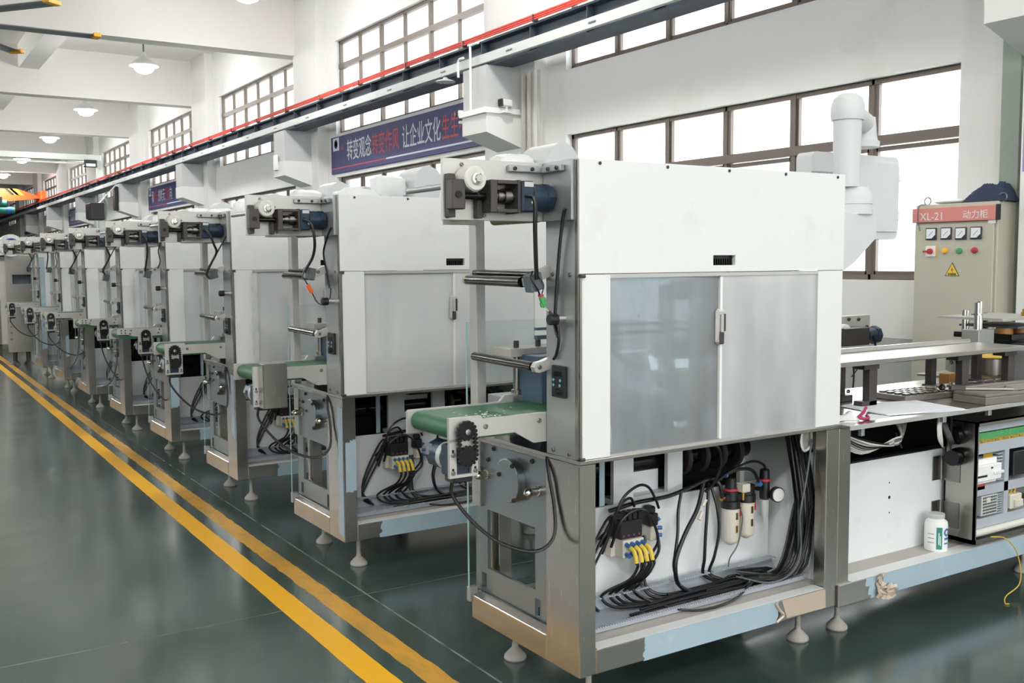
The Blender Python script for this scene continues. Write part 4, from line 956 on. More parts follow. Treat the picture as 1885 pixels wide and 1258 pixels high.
    part('looped_hose', loops, M['rubber'], t, key='hosesB', label='black hoses looping over the mounting panel')
    part('white_tag', lambda: [MB().tube([(.81, .235, .635), (.795, .235, .61)], .008, 8, 0), MB().tube([(.785, .228, .59), (.765, .225, .56)], .008, 8, 0)], M['cream'], t, key='wtag', label='cream marker sleeve on a hose')
    def bundle():
        mb = MB(); r = random.Random(9)
        for i in range(16):
            x = .62+.038*i+r.uniform(-.02, .02); y = .15+.012*(i % 8)+r.uniform(-.006, .006); z = .262+.006*(i % 4)
            xb = 1.155+.009*(i % 9); yb = .09+.018*(i % 6)
            mb.tube([(x-.28, y, z), (x, y, z+r.uniform(0, .01)), (.98, y, z+.002*i), (xb, yb, .30), (1.232+.007*(i % 7), yb, .42+.01*i), (1.236+.007*(i % 7)+r.uniform(-.01, .01), yb, .62), (1.215+.009*(i % 7), yb+.04, .88)], .006, 6, 4)
        mb.tube([(.075, .14, .27), (.2, .13, .262), (.42, .15, .268)], .006, 6, 4)
        mb.tube([(.45, .29, .33), (.5, .2, .28), (.6, .08, .262), (.8, .075, .262), (.98, .14, .285)], .005, 6, 4)
        return mb
    part('cable_bundle', bundle, M['rubber'], t, key='bundle', label='thick bundle of black cables along the tray and up the right post')
    part('grey_cable', lambda: hose([(1.25, .075, .86), (1.215, .07, .70), (1.18, .07, .55), (1.20, .08, .40), (1.16, .09, .31), (1.04, .1, .285), (.95, .2, .30)], .004), M['plasticg'], t, key='gcab')
    part('inner_side_sheet', lambda: MB().box(1.300, 1.312, .062, .5, .2502, ZT0-.002), M['panelw'], t, key='insheet')
    part('sheet_hole', lambda: [MB().rod((1.2985, y, z), (1.3005, y, z), .009, n=12) for y, z in ((.12, .80), (.13, .68), (.12, .56))], M['black'], t, key='inhole')
    part('white_coil', lambda: MB().lathe([(.05, -.006), (.056, 0), (.05, .006), (.044, 0), (.05, -.006)], (1.215, .075, .865), (.3, -1, 0), 20), M['wire'], t, key='wcoil')
    # filter, lubricator and regulator
    if k < 3:
        def bowl(x, z0, z1): return MB().lathe([(.012, -.012), (.03, 0), (.036, .012), (.037, z1-z0)], (x, .27, z0), (0, 0, 1), 22)
        f1 = part('air_filter', bowl(.985, .425, .57), M['cream'], t, key='fil1')
        part('filter_head', MB().lathe([(.04, 0), (.04, .03), (.03, .034), (.03, .07), (.024, .072)], (.985, .27, .57), (0, 0, 1), 20).box(.945, 1.03, .25, .30, .60, .63, .004), M['plasticb'], f1, key='fil1h')
        part('red_ring', MB().lathe([(.028, 0), (.028, .01)], (.985, .27, .642), (0, 0, 1), 20), M['red'], f1, key='fil1r')
        part('adjust_knob', MB().lathe([(.024, 0), (.022, .042), (.018, .046)], (.985, .27, .652), (0, 0, 1), 16), M['plasticb'], f1, key='fil1k')
        part('level_window', [MB().box(.98, .992, .2325, .234, .47, .50), MB().box(.98, .992, .2325, .234, .525, .555)], M['brass'], f1, key='fil1w')
        part('red_clip', MB().box(1.008, 1.016, .238, .242, .535, .575), M['red'], f1, key='fil1c')
        f2 = part('lubricator', bowl(1.075, .44, .585), M['cream'], t, key='fil2')
        part('filter_head', MB().lathe([(.04, 0), (.04, .03), (.036, .034), (.036, .07), (.028, .074)], (1.075, .27, .585), (0, 0, 1), 20), M['plasticb'], f2, key='fil2h')
        part('level_window', [MB().box(1.068, 1.08, .2325, .234, .485, .515), MB().box(1.068, 1.08, .2325, .234, .54, .57)], M['brass'], f2, key='fil2w')
        part('red_clip', MB().box(1.09, 1.1, .236, .24, .55, .585), M['red'], f2, key='fil2c')
        part('pressure_switch', MB().box(1.01, 1.055, .225, .265, .635, .67, .003), M['cream'], f2, key='psw')
        part('brass_fitting', [MB().rod((1.035, .25, .60), (1.035, .25, .635), .009), MB().rod((.945, .27, .615), (.93, .27, .615), .012)], M['brass'], f2, key='brs')
        rg = part('air_regulator', MB().lathe([(.022, 0), (.022, .075)], (1.185, .27, .585), (0, 0, 1), 18).lathe([(.022, .082), (.02, .12), (.016, .124)], (1.185, .27, .585), (0, 0, 1), 14).box(1.14, 1.19, .265, .285, .62, .635), M['plasticb'], t, key='reg')
        part('red_ring', MB().lathe([(.025, 0), (.025, .01)], (1.185, .27, .658), (0, 0, 1), 20), M['red'], rg, key='regr')
        part('sight_bowl', MB().lathe([(.008, -.03), (.01, -.012), (.018, 0), (.02, .07)], (1.185, .27, .508), (0, 0, 1), 18), M['girderl'], rg, key='regb')
        g = part('pressure_gauge', MB().lathe([(.02, 0), (.02, .012), (.032, .013), (.033, .034), (.03, .036)], (1.212, .245, .605), (-.2, -1, 0), 24), M['plasticb'], rg, key='gau')
        part('gauge_face', MB().lathe([(.0285, .0365), (.0285, .0375), (.001, .0376)], (1.212, .245, .605), (-.2, -1, 0), 24), M['whitep'], g, key='gauf')
        part('supply_hose', MB().tube([(.90, .27, .69), (.93, .25, .715), (1.0, .24, .735), (1.08, .24, .72), (1.13, .25, .66), (1.16, .26, .625)], .007, 7, 5).tube([(.87, .27, .675), (.94, .23, .735), (1.05, .22, .765), (1.14, .24, .74), (1.18, .26, .705)], .0055, 7, 5).tube([(.90, .27, .70), (.915, .26, .67), (.93, .265, .62)], .009, 7, 4), M['rubber'], t, key='suph')
        part('blue_fitting', [MB().rod((.885, .268, .695), (.90, .265, .70), .012), MB().rod((.93, .25, .715), (.94, .25, .717), .011), MB().rod((1.125, .25, .665), (1.14, .252, .65), .011)], M['blue'], t, key='supf')
        part('drain_wire', MB().tube([(1.005, .235, .57), (1.02, .235, .52), (1.0, .24, .42), (.975, .26, .36), (.985, .28, .315)], .003, 6, 5), M['plasticg'], t, key='drain')

def tail(t):
    part('tail_frame', lambda: MB().box(LB+.01, 3.0, .02, .7, .3, ZT0-.02, .004), M['steelh'], t, key='tailf')
    part('tail_top', lambda: MB().box(LB+.0101, 3.0, 0, WB, ZT0-.0199, ZT1, .002), M['steelh'], t, key='tailt')
    for x, y in ((1.5, .1), (1.5, .62), (2.9, .1), (2.9, .62)): part('leveling_foot', lambda: MB().rod((0, 0, 0), (0, 0, .3), .02), M['foot'], t, key='tailfoot', loc=(x, y, 0))
def film_poly(t, nm, pts, nrm, mtl='film', label='pale blue protective film, torn at the edge'):
    part(nm, MB().slab(pts, Vector(nrm)*.0012), M[mtl], t, label=label)
def beam_film(t, x0, x1, seed, x_axis_len=None):
    random.seed(seed)
    left = jag(9, (x0, .162), (x0+.01, .2494), .008); right = jag(7, (x1, .2494), (x1-.01, .162), .006)
    film_poly(t, 'protective_film', [(x, -.0002, z) for x, z in left+right], (0, -1, 0))
def post_film_front(t, x0, x1, z0, z1, seed):
    random.seed(seed)
    film_poly(t, 'protective_film', [(x, -.0002, z) for x, z in jag(8, (x0, z0), (x1, z0+.01), .006)+jag(8, (x1, z1), (x0, z1-.02), .01)], (0, -1, 0))
def post_film_end(t, y0, y1, z0, z1, seed):
    random.seed(seed)
    film_poly(t, 'protective_film', [(-.0002, y, z) for y, z in [(y0, z0), (y1, z0+.03)]+jag(14, (y1, z0+.03), (y1-.01, z1), .006)[1:]+[(y0, z1)]], (-1, 0, 0))
M['steely'] = mat('brushed stainless steel crosswise', 'A3A099', .22, 1, noise=.012, nscale=14, stretch=(30, .4, 30), rvar=.01)
M['alup'] = mat('machined end plate', '8F9698', .36, .9, noise=.05, nscale=6, rvar=.05)
LABM = ['nearest packaging machine, tall white cabinet on a steel frame with long worktop to the right',
        'second packaging machine from the camera, with a brushed steel box over its conveyor drive',
        'third packaging machine from the camera, narrow torn blue film on its post',
        'fourth packaging machine from the camera, wide blue film patch on its front post',
        'fifth packaging machine, its chain drive set back from the conveyor end',
        'sixth packaging machine, set-back chain drive and bare steel post',
        'seventh packaging machine, second farthest of the row, with a hanging shred of blue film',
        'farthest packaging machine of the row, post fully covered in pale blue film']
OPT = [dict(doors=('doorclear', 'doornear'), cab=0, conv=0), dict(cab=1, conv=1, sx=-.02, sz=.015), dict(cab=2, conv=0, wavy=1), dict(cab=3, conv=2, sx=-.03, sz=-.01), dict(cab=2, conv=2, wavy=1, sx=-.02, sz=-.06), dict(cab=2, conv=0, sx=-.03, sz=-.01), dict(cab=3, conv=0, wavy=1, sx=-.02), dict(cab=2, conv=0, sx=-.02)]
MACH = []
for k in range(8):
    t = thing('packaging_machine', LABM[k], 'machine', (MX, MY[k], 0), 0, 'packaging machines in a row along the aisle')
    base(t, k, OPT[k]); upper(t, k, OPT[k]); head(t, k, OPT[k]); conveyor(t, k, OPT[k]); lower(t, k, OPT[k]); MACH.append(t)
    if k: tail(t)
flakes(MACH[0])
beam_film(MACH[0], .285, .985, 1)
beam_film(MACH[1], .20, 1.25, 2); beam_film(MACH[2], .27, 1.25, 3); beam_film(MACH[3], .22, 1.25, 4)
post_film_end(MACH[1], .004, .07, .18, .86, 5); post_film_front(MACH[1], .012, .071, .42, .70, 6)
post_film_end(MACH[2], .03, .10, .43, .86, 7)
post_film_front(MACH[3], .004, .071, .44, .905, 8)
post_film_front(MACH[6], .03, .07, .45, .72, 9)
post_film_front(MACH[7], .004, .071, .42, .905, 10)
random.seed(11)
part('protective_film', MB().box(.004, .075, -.0015, -.0005, .93, 1.7), M['film'], MACH[7], label='pale blue film over the cabinet edge')
for k in (1, 2): part('white_sticker', MB().box(.0435, .0445, .70, .735, .815, .85), M['whitep'], MACH[k], key='stick')
# small torn flap on the nearest beam
part('torn_film_flap', MB().tube([(.97, -.004, .165), (1.0, -.012, .19), (.985, -.006, .21), (.96, -.004, .245)], .006, 6, 4), M['tape'], MACH[0], label='curled brown edge of torn film')
# ------------------------------------------------------------------ long worktop section of the nearest machine
T1 = MACH[0]
st, sh = M['steel'], M['steelh']
XE = 3.9
part('post', MB().box(LB+.002, 1.402, 0, .06, .162, ZT0, .003), st, T1)
part('front_beam', MB().box(LB+.002, XE, -.012, .045, .155, .2495, .003), sh, T1)
part('base_tray', MB().box(1.402, XE, .045, .62, .236, .2496), M['pan'], T1)
part('rear_beam', MB().box(LB+.002, XE, .67, WB, .162, .25, .003), sh, T1)
part('post', MB().box(XE-.07, XE, 0, .06, .2496, ZT0, .003), st, T1)
part('post', MB().box(XE-.07, XE, .66, WB, .162, ZT0, .003), st, T1)
part('worktop', MB().box(LB+.0101, XE, -.045, .74, ZT0-.006, ZT1, .0015), M['steelt'] if 'steelt' in M else sh, T1)
part('worktop_extension', MB().box(3.2, XE-.001, .7401, .96, ZT0, ZT1, .0015), sh, T1)
part('worktop_edge', MB().box(LB+.012, XE, -.0465, -.045, ZT0-.005, ZT1-.001), M['aluw'], T1)
for x, y in ((1.473, .112), (1.473, .62), (2.9, .112), (XE-.1, .112)): part('leveling_foot', foot_mb, M['foot'], T1, key='foot', loc=(x, y, 0))
part('steel_face_sheet', MB().slab([(1.262, -.0006, .166), (1.258, -.0006, .245), (1.0, -.0006, .247), (1.03, -.0012, .17)], (0, -.0006, 0)), M['tape'], T1, label='bare tan patch where film was torn off')
random.seed(21)
lf = jag(9, (1.53, .157), (1.50, .249), .02)
part('protective_film', MB().slab([(x, -.0122, z) for x, z in lf+[(XE, .2494), (XE, .157)]], (0, -.0012, 0)), M['film'], T1, label='pale blue protective film on the worktop base beam')
part('beam_cover_strip', MB().box(1.41, XE, -.011, .06, .2497, .2515), M['filmw'], T1, label='white film strip along the beam top')
random.seed(5)
def rag(cx, cz, sx_, sz_):
    vs = []; fs = []; n = 7
    for i in range(n):
        for j in range(n):
            a, b_ = i/(n-1)-.5, j/(n-1)-.5
            vs.append((cx+a*sx_+random.uniform(-.008, .008), -.02-abs(random.gauss(0, .008)), cz+b_*sz_+random.uniform(-.008, .008)))
    for i in range(n-1):
        for j in range(n-1):
            if (i+j) % 5 != 4 or 1 < i < 5: fs.append((i*n+j, i*n+j+1, (i+1)*n+j+1, (i+1)*n+j))
    return MB().add(vs, fs)
part('torn_film_flap', rag(1.585, .205, .06, .10).add(*(lambda b: (b.v, b.f))(rag(1.64, .17, .09, .06))), M['tape'], T1, label='crumpled torn film hanging from the base beam')
# back panel, with hinges
part('back_panel', MB().box(1.402, 2.35, .165, .178, .2502, .70), M['panelw'], T1)
part('panel_rim', MB().box(1.402, 2.27, .160, .20, .70, .708), M['black'], T1)
q = [PL(1637, v, y=.165) for v in (889, 916, 944)]
part('panel_hole', MB().rod((q[0].x, .1645, q[0].z), (q[0].x, .166, q[0].z), .004, n=10).rod((q[1].x, .1645, q[1].z), (q[1].x, .166, q[1].z), .008, n=12).rod((q[2].x, .1645, q[2].z), (q[2].x, .166, q[2].z), .004, n=10), M['black'], T1)
part('stop_bracket', MB().box(1.43, 1.45, -.03, -.01, ZT0-.04, ZT0-.0061, .002).box(1.985, 2.01, -.03, -.01, ZT0-.035, ZT0-.0061, .002).box(2.33, 2.355, -.03, -.01, ZT0-.035, ZT0-.0061, .002), M['alu'], T1)
part('under_tray', MB().box(1.41, 3.3, .40, .42, .62, .89).box(1.41, 3.3, .2, .4001, .60, .62), M['black'], T1)  # black sheets put in as the shade below the worktop, not a tray
part('cable_carrier', MB().box(1.42, 1.62, .24, .38, .66, .86, .03), M['rubber'], T1, label='black perforated flexible cable carrier')
def fan_cables(seed, cols, mt, nm):
    r = random.Random(seed); mb = MB()
    for i in range(cols):
        o = r.uniform(-.02, .02)
        mb.tube([(1.41, .03+.01*i, .865-.004*i), (1.55, .02+.006*i, .82-.008*i+o*.3), (1.72, .03, .79+.004*i), (1.80, .05, .80+.004*i), (1.93, .12+.01*i, .86+.003*i), (2.0, .2, .89)], .0042, 6, 5)
    part(nm, mb, M[mt], T1)
fan_cables(1, 8, 'wire', 'white_cable_bunch'); fan_cables(2, 7, 'rubber', 'black_cable_bunch')
part('cable_tie', MB().rod((1.765, .02, .775), (1.775, .06, .835), .004, n=6), M['plasticb'], T1)
mb = MB()
for i in range(6): mb.tube([(2.05+.004*i, .03, .89), (2.03+.006*i, .0, .84), (2.045+.006*i, -.02, .78), (2.09, -.0, .735+.006*i), (2.16, .05, .74), (2.18, .06, .80), (2.15, .04, .88)], .005, 6, 5)
part('cable_loop', mb, M['rubber'], T1); mb = MB()
for i in range(4): mb.tube([(2.02+.008*i, .02, .89), (1.99+.008*i, .0, .84), (2.0+.008*i, .0, .79), (2.06, .02, .75)], .004, 6, 5)
part('white_cable_bunch', mb, M['wire'], T1)
# electrical box, hinged open
EX, EY, EZ0, EZ1, ED = 2.262, -.02, .272, .845, .16
eb = part('electrical_box', MB().box(EX, EX+.006, EY, EY+ED, EZ0, EZ1).box(EX, 3.3, EY, EY+ED, EZ0, EZ0+.02).box(EX, 3.3, EY, EY+ED, EZ1-.006, EZ1).box(EX, 3.3, EY+ED-.006, EY+ED, EZ0, EZ1).box(EX, 3.3, EY, EY+.012, EZ1-.02, EZ1).box(EX, EX+.014, EY, EY+.012, EZ0, EZ1), M['steel'], T1)
part('duct', MB().box(EX+.015, 3.3, EY+.03, EY+.09, .79, .825).box(EX+.015, 3.3, EY+.03, EY+.09, .685, .735).box(EX+.015, 3.3, EY+.03, EY+.09, .485, .53).box(EX+.015, 3.3, EY+.03, EY+.09, .33, .375).box(2.54, 2.575, EY+.03, EY+.09, .375, .685), M['trough'], eb)
for z0_, z1_ in ((.54, .68), (.38, .48)):
    for i in range(9): part('duct_finger', MB().box(2.50, 2.54, EY+.04, EY+.1, z0_+(z1_-z0_)*i/9, z0_+(z1_-z0_)*(i+.45)/9), M['trough'], eb)
mb = MB()
for i in range(26): mb.box(EX+.018+i*.038, EX+.054+i*.038, EY+.04, EY+.1, .745, .782, .002)
part('terminal_strip', mb, M['green'], eb)
mb = MB(); r = random.Random(4)
for i in range(70): x = EX+.02+i*.012; mb.tube([(x, EY+.038, .75), (x+r.uniform(-.004, .004), EY+.03, .738), (x, EY+.05, .728)], .0022, 5, 3)
part('terminal_wire', mb, M['yellowc'], eb)
bk = part('breaker', MB().box(EX+.018, 2.50, EY+.02, EY+.1, .555, .63, .003).box(EX+.018, 2.50, EY+.045, EY+.1, .535, .655, .003), M['whitep'], eb)
part('breaker_slot', MB().box(EX+.04, EX+.12, EY+.0185, EY+.02, .575, .585).box(EX+.15, EX+.165, EY+.0185, EY+.02, .61, .618), M['plasticb'], bk)
mb = MB()
for i in range(5): mb.box(EX+.17+i*.016, EX+.18+i*.016, EY+.01, EY+.02, .582, .595, .002)
part('switch_toggle', mb, M['whitep'], bk)
mb = MB()
for i in range(5): mb.tube([(EX+.15+i*.015, EY+.06, .65), (EX+.15+i*.015, EY+.055, .675)], .004, 6, 0)
part('wire_ferrule', mb, M['yellowc'], eb)
mb = MB()
for i in range(12): mb.tube([(EX+.08+i*.011, EY+.06, .54), (EX+.08+i*.011, EY+.055, .525)], .004, 6, 0)
part('red_wire', mb.box(EX+.06, EX+.12, EY+.03, EY+.06, .515, .535), M['red'], eb)
part('relay_rail', MB().box(EX+.02, EX+.1, EY+.08, EY+.12, .385, .48), M['dark'], eb)
part('power_supply', MB().box(2.36, 2.49, EY+.03, EY+.11, .385, .48, .002), M['girderl'], eb)
mb = MB()
for i in range(9):
    for j in range(6): mb.box(2.372+i*.0125, 2.380+i*.0125, EY+.0292, EY+.03, .393+j*.0145, .402+j*.0145)
part('vent_hole', mb, M['plasticb'], eb)['kind'] = 'stuff'
part('yellow_sticker', MB().box(2.40, 2.43, EY+.0285, EY+.0292, .445, .47), M['cream'], eb)
part('inverter', MB().box(2.60, 2.75, EY+.02, EY+.11, .55, .67, .004), M['plasticb'], eb)
part('contactor', MB().box(2.585, 2.68, EY+.02, EY+.1, .39, .46, .004).box(2.61, 2.67, EY+.005, EY+.02, .40, .435, .003), M['cream'], eb)
mb = MB()
for i in range(3): mb.tube([(2.60+i*.03, EY+.05, .46), (2.60+i*.03, EY+.045, .48)], .005, 6, 0).tube([(2.60+i*.03, EY+.05, .39), (2.60+i*.03, EY+.045, .378)], .005, 6, 0)
part('wire_ferrule', mb, M['yellowc'], eb)
part('conduit', MB().rod((EX+.008, EY+.02, .315), (3.3, EY+.02, .315), .017), M['wire'], eb, label='cream conduit along the bottom of the box')
part('hinge', MB().box(2.20, 2.258, .160, .1645, .55, .665).rod((2.258, .158, .55), (2.258, .158, .665), .006, n=10).box(EX-.003, EX-.0005, .06, .14, .55, .665), M['bolt'], T1)
part('hinge', MB().box(2.20, 2.258, .160, .1645, .33, .45).rod((2.258, .158, .33), (2.258, .158, .45), .006, n=10).box(EX-.003, EX-.0005, .06, .14, .33, .45), M['bolt'], T1)
def gland(z, y): return MB().lathe([(.042, 0), (.042, .02), (.034, .022), (.034, .05), (.038, .052), (.036, .066), (.026, .066)], (EX-.0005, y, z), (-1, -.1, 0), 22)
part('cable_gland', gland(.675, .07), M['blacks'], eb); part('cable_gland', gland(.775, .07), M['blacks'], eb)
tag(part('loose_wire', MB().tube([(2.37, -.035, .298), (2.46, -.05, .28), (2.52, -.07, .22), (2.55, -.08, .12), (2.53, -.085, .05), (2.42, -.09, .02), (2.36, -.12, .006), (2.37, -.135, .004)], .0028, 6, 6), M['yellowc']), 'thin yellow wire hanging from the electrical box down to the floor', 'wire').location = O1
# bottle
bt = thing('pill_bottle', 'white plastic bottle with teal and blue label on the machine base', 'bottle', O1+V(2.125, .085, .2502), math.radians(-30))
part('body', MB().lathe([(.02, 0), (.049, .001), (.051, .006), (.051, .12), (.048, .135), (.034, .146), (.034, .150)], (0, 0, 0), (0, 0, 1), 32), M['whitep'], bt)
part('cap', MB().lathe([(.036, .150), (.037, .152), (.037, .168), (.035, .171), (.001, .171)], (0, 0, 0), (0, 0, 1), 32), M['girderl'], bt)
def wrapq(a0, a1, z0_, z1_, r=.0516):
    mb = MB(); n = 8; vs = []
    for i in range(n+1):
        a = a0+(a1-a0)*i/n
        for rr, z in ((r, z0_), (r, z1_)): vs.append((rr*math.cos(a), rr*math.sin(a), z))
    return mb.add(vs, [(2*i, 2*i+2, 2*i+3, 2*i+1) for i in range(n)])
aC = -math.pi/2
part('label_band', wrapq(aC-.42, aC+.10, .012, .115), M['jarg'], bt, label='teal label panel')
part('label_print', wrapq(aC+.32, aC+.9, .055, .066).add(*(lambda b: (b.v, b.f))(wrapq(aC+.3, aC+.8, .035, .042))), M['jarb'], bt, label='blue label lettering')
part('label_print', wrapq(aC-1.2, aC-.6, .08, .084).add(*(lambda b: (b.v, b.f))(wrapq(aC-1.2, aC-.6, .06, .064))).add(*(lambda b: (b.v, b.f))(wrapq(aC-1.2, aC-.6, .04, .044))), M['hmid'], bt, label='small grey label lines')
def on_cyl(z, a, r, R0, th=.0008):
    mb = MB(); vs = []; n = 20
    for rr in (r, r*.72):
        for i in range(n):
            t_ = 2*math.pi*i/n; aa = a+rr*math.cos(t_)/R0; vs.append((R0*math.cos(aa), R0*math.sin(aa), z+rr*math.sin(t_)))
    return mb.add(vs, [(i, (i+1) % n, n+(i+1) % n, n+i) for i in range(n)])
part('label_logo', on_cyl(.09, aC+.62, .019, .0518), M['jarb'], bt); part('label_logo', on_cyl(.09, aC+.62, .013, .0518), M['jarg'], bt)
part('label_print', wrapq(aC-.24, aC-.16, .035, .09, .0519).add(*(lambda b: (b.v, b.f))(wrapq(aC-.10, aC-.04, .03, .075, .0519))), M['whitep'], bt, label='white lettering on the teal panel')

# ------------------------------------------------------------------ things on the worktop
zt = ZT1+.0002
shf = thing('raised_tray', 'long narrow stainless tray standing on dark legs above the worktop', 'tray', O1+V(1.40, .2, zt))
zs = 1.146-zt
part('tray', MB().box(-.02, 1.64, -.0, .30, zs-.022, zs, .003), sh, shf)
part('tray_lip', MB().box(-.02, 1.58, .285, .30, zs, zs+.022, .002), M['steelh'], shf)
def leg(x):
    part('leg', MB().box(x, x+.055, .05, .09, 0, zs-.023, .002).box(x-.05, x+.055, .05, .10, 0, .028, .002).box(x-.05, x+.055, .04, .11, zs-.05, zs-.023, .002), M['dark'], shf)
    part('leg', MB().box(x+.03, x+.07, .24, .28, 0, zs-.023, .002).box(x+.02, x+.10, .22, .29, 0, .03, .002), M['dark'], shf)
leg(.44); leg(1.15); leg(1.55)
part('leg_bolt', bolts([(1.125, .1, .16), (1.125, .1, .05), (.50, .22, .05)], (0, -1, 0), .01, .01), M['bolt'], shf)
# glove
g = thing('work_glove', 'white knit glove with magenta cuff at the worktop edge', 'glove', O1+V(1.43, .03, zt))
def glove():
    mb = MB(); r = random.Random(2); n = 14; vs = []; fs = []
    for i in range(n):
        for j in range(9):
            a, b_ = i/(n-1), j/8-.5
            h = .042*(1-(2*b_)**2)*(1-.35*abs(a-.4))*(.8+.35*math.sin(a*9+b_*5))
            vs.append((-.07+.13*a, .05-.09*b_+.02*math.sin(a*6), max(.002, h)))
    for i in range(n-1):
        for j in range(8): fs.append((i*9+j, i*9+j+1, (i+1)*9+j+1, (i+1)*9+j))
    b0 = len(vs); vs += [(v[0], v[1], .0) for v in vs]
    fs += [tuple(b0+q for q in reversed(f)) for f in fs]
    return mb.add(vs, fs)
part('knit', glove(), M['cloth'], g)
part('cuff', MB().tube([(.055, .005, .012), (.075, -.01, .035), (.10, -.0, .05), (.115, .012, .042), (.105, .02, .026), (.118, .01, .014), (.10, -.015, .007), (.065, -.02, .008), (.052, -.005, .010)], .0065, 8, 6), M['magenta'], g)
part('cuff_lining', MB().tube([(.072, .0, .016), (.085, -.004, .034), (.1, .004, .038), (.095, .01, .02)], .011, 8, 5), M['cloth'], g)
# paper stack
pp = O1+V(1.93, .14, zt); r = random.Random(8)
for i in range(4):
    a = math.radians(-12+r.uniform(-3, 3))
    o = part('paper_sheet', lambda: MB().box(-.22, .21, -.15, .15, 0, .0014), M['paper'], None, key='paper', loc=pp+V(r.uniform(-.01, .02), r.uniform(-.012, .012), .0016*i), rot=(0, 0, a))
    tag(o, ['lowest sheet of the loose white paper stack on the worktop', 'second sheet up in the loose paper stack on the worktop', 'third sheet up in the loose paper stack on the worktop', 'top sheet of the loose white paper stack on the worktop'][i], 'paper', 'paper sheets on the worktop')
tag(part('paper_sheet', MB().slab([(-.05, -.06, 0), (.10, -.05, 0), (.09, .05, 0), (-.06, .04, 0)], (0, 0, .001)), M['paper'], None, loc=O1+V(1.58, .06, zt)), 'bare white paper scrap lying between the glove and the paper stack', 'paper')
# blister mould plates
mp = thing('mould_plate', 'steel mould plate with rows of pockets behind the paper stack', 'mould plate', O1+V(2.37, .33, zt), math.radians(-4))
part('plate', MB().box(-.26, .20, -.10, .10, 0, .028, .003), M['pan2'] if 'pan2' in M else M['bolt'], mp)
mb = MB(); mb2 = MB()
for i in range(9):
    for j in range(4):
        x, y = -.24+.049*i, -.085+.045*j
        mb.box(x+.003, x+.037, y+.002, y+.032, .0281, .036, .003)
part('pocket', mb, M['bolt'], mp, label='rows of small raised blocks')
mp2 = thing('mould_block', 'flat steel block with a step at the right worktop edge', 'mould block', O1+V(2.34, .07, zt), math.radians(-6))
part('block', MB().box(-.02, .26, -.10, .08, 0, .034, .002).box(-.01, .26, -.09, .08, .034, .046, .002), M['pan2'] if 'pan2' in M else M['bolt'], mp2)
sc = thing('calliper', 'steel slide tool with black knob resting across the steel block', 'tool', O1+V(2.43, .13, zt+.047), math.radians(-38))
part('bar', MB().box(-.16, .20, -.012, .012, .002, .012, .001), M['bolt'], sc)
part('jaw', MB().box(-.10, -.03, -.03, .03, .002, .022, .002), M['dark'], sc)
part('knob', MB().rod((-.15, .0, .02), (-.15, -.05, .02), .008).ball((-.15, -.06, .02), .017), M['black'], sc)
mp3 = thing('cavity_plate', 'dark steel frame with round cut-outs at the right edge behind the block', 'mould frame', O1+V(2.74, .27, zt), math.radians(-3))
part('frame', MB().box(-.30, .3, -.07, .10, 0, .04, .003).box(-.30, .3, -.07, -.05, .04, .05), M['pan2'] if 'pan2' in M else M['dark'], mp3)
part('frame_screw', bolts([(-.2, -.0705, .02), (-.05, -.0705, .02), (.1, -.0705, .02)], (0, -1, 0), .012, .01), M['bolt'], mp3)
mb = MB()
for i in range(4): mb.lathe([(.035, 0), (.038, .006), (.03, .006), (.03, .001)], (-.08+.09*i, .03, .0402), (0, 0, 1), 18)
part('cut_out', mb, M['bolt'], mp3)
wb = thing('wooden_block', 'small varnished wooden block behind the tray leg', 'block', O1+V(2.90, .56, zt), .2)
part('block', MB().box(-.05, .05, -.03, .03, 0, .06, .004), M['wood'], wb)
# hopper bowl and press station at the right edge
hb = thing('feed_hopper', 'stainless tapered hopper with yellow rim hose behind the raised tray', 'hopper', O1+V(3.36, .62, zt))
part('bowl', MB().lathe([(.205, 0), (.205, .03), (.22, .034), (.22, .122), (.205, .124)], (0, 0, 0), (0, 0, 1), 30), st, hb)
part('rim_hose', MB().lathe([(.217, -.006), (.225, 0), (.217, .006), (.209, 0)], (0, 0, .128), (0, 0, 1), 30), M['yellowc'], hb)
part('base_band', MB().lathe([(.208, 0), (.208, .028)], (0, 0, 0), (0, 0, 1), 30), M['ptfe'], hb)
tag(part('black_hose', hose([(3.04, .54, zt+.012), (3.02, .545, zt+.07), (3.04, .55, zt+.12), (3.10, .56, zt+.15)], .009), M['rubber']), 'short black hose rising from the worktop beside the hopper', 'hose').location = O1
ps = thing('press_station', 'press tooling with clear top plate and dark die plates at the right edge', 'press', O1+V(4.14, 1.02, zt))
zq = 1.03-zt
part('die_plate', MB().box(-.2, .28, -.2, .2, zq+.06, zq+.095, .003), M['black'], ps); part('die_plate', MB().box(-.2, .28, -.2, .2, zq+.005, zq+.042, .003), M['black'], ps)
part('spacer', MB().rod((-.12, -.1, zq+.095), (-.12, -.1, zq+.13), .05).rod((.05, -.1, zq+.095), (.05, -.1, zq+.13), .05), M['wood'], ps)
part('cover_plate', MB().box(-.14, .28, -.2, .2, zq+.13, zq+.142), M['plasticg'], ps)
part('top_plate', MB().box(-.34, .28, -.22, .22, zq+.185, zq+.2), M['aluw'], ps)
part('brass_fitting', MB().rod((.06, -.12, zq+.2), (.06, -.12, zq+.225), .02).rod((.06, -.12, zq+.225), (.06, -.12, zq+.245), .012), M['brass'], ps)
part('guide_post', MB().rod((-.24, .1, 0), (-.24, .1, zq+.24), .014), M['chrome'], ps); part('guide_post', MB().rod((-.1, .17, 0), (-.1, .17, zq+.23), .014), M['chrome'], ps)
part('base_block', MB().box(-.2, .28, -.2, .2, -zt, zq+.004, .003), M['alu'], ps)
a = V(*PL(1797, 640, y=.88))
po = thing('guide_post_pair', 'pair of upright chrome guide posts behind the raised tray', 'guide posts', O1+V(a.x, .88, zt))
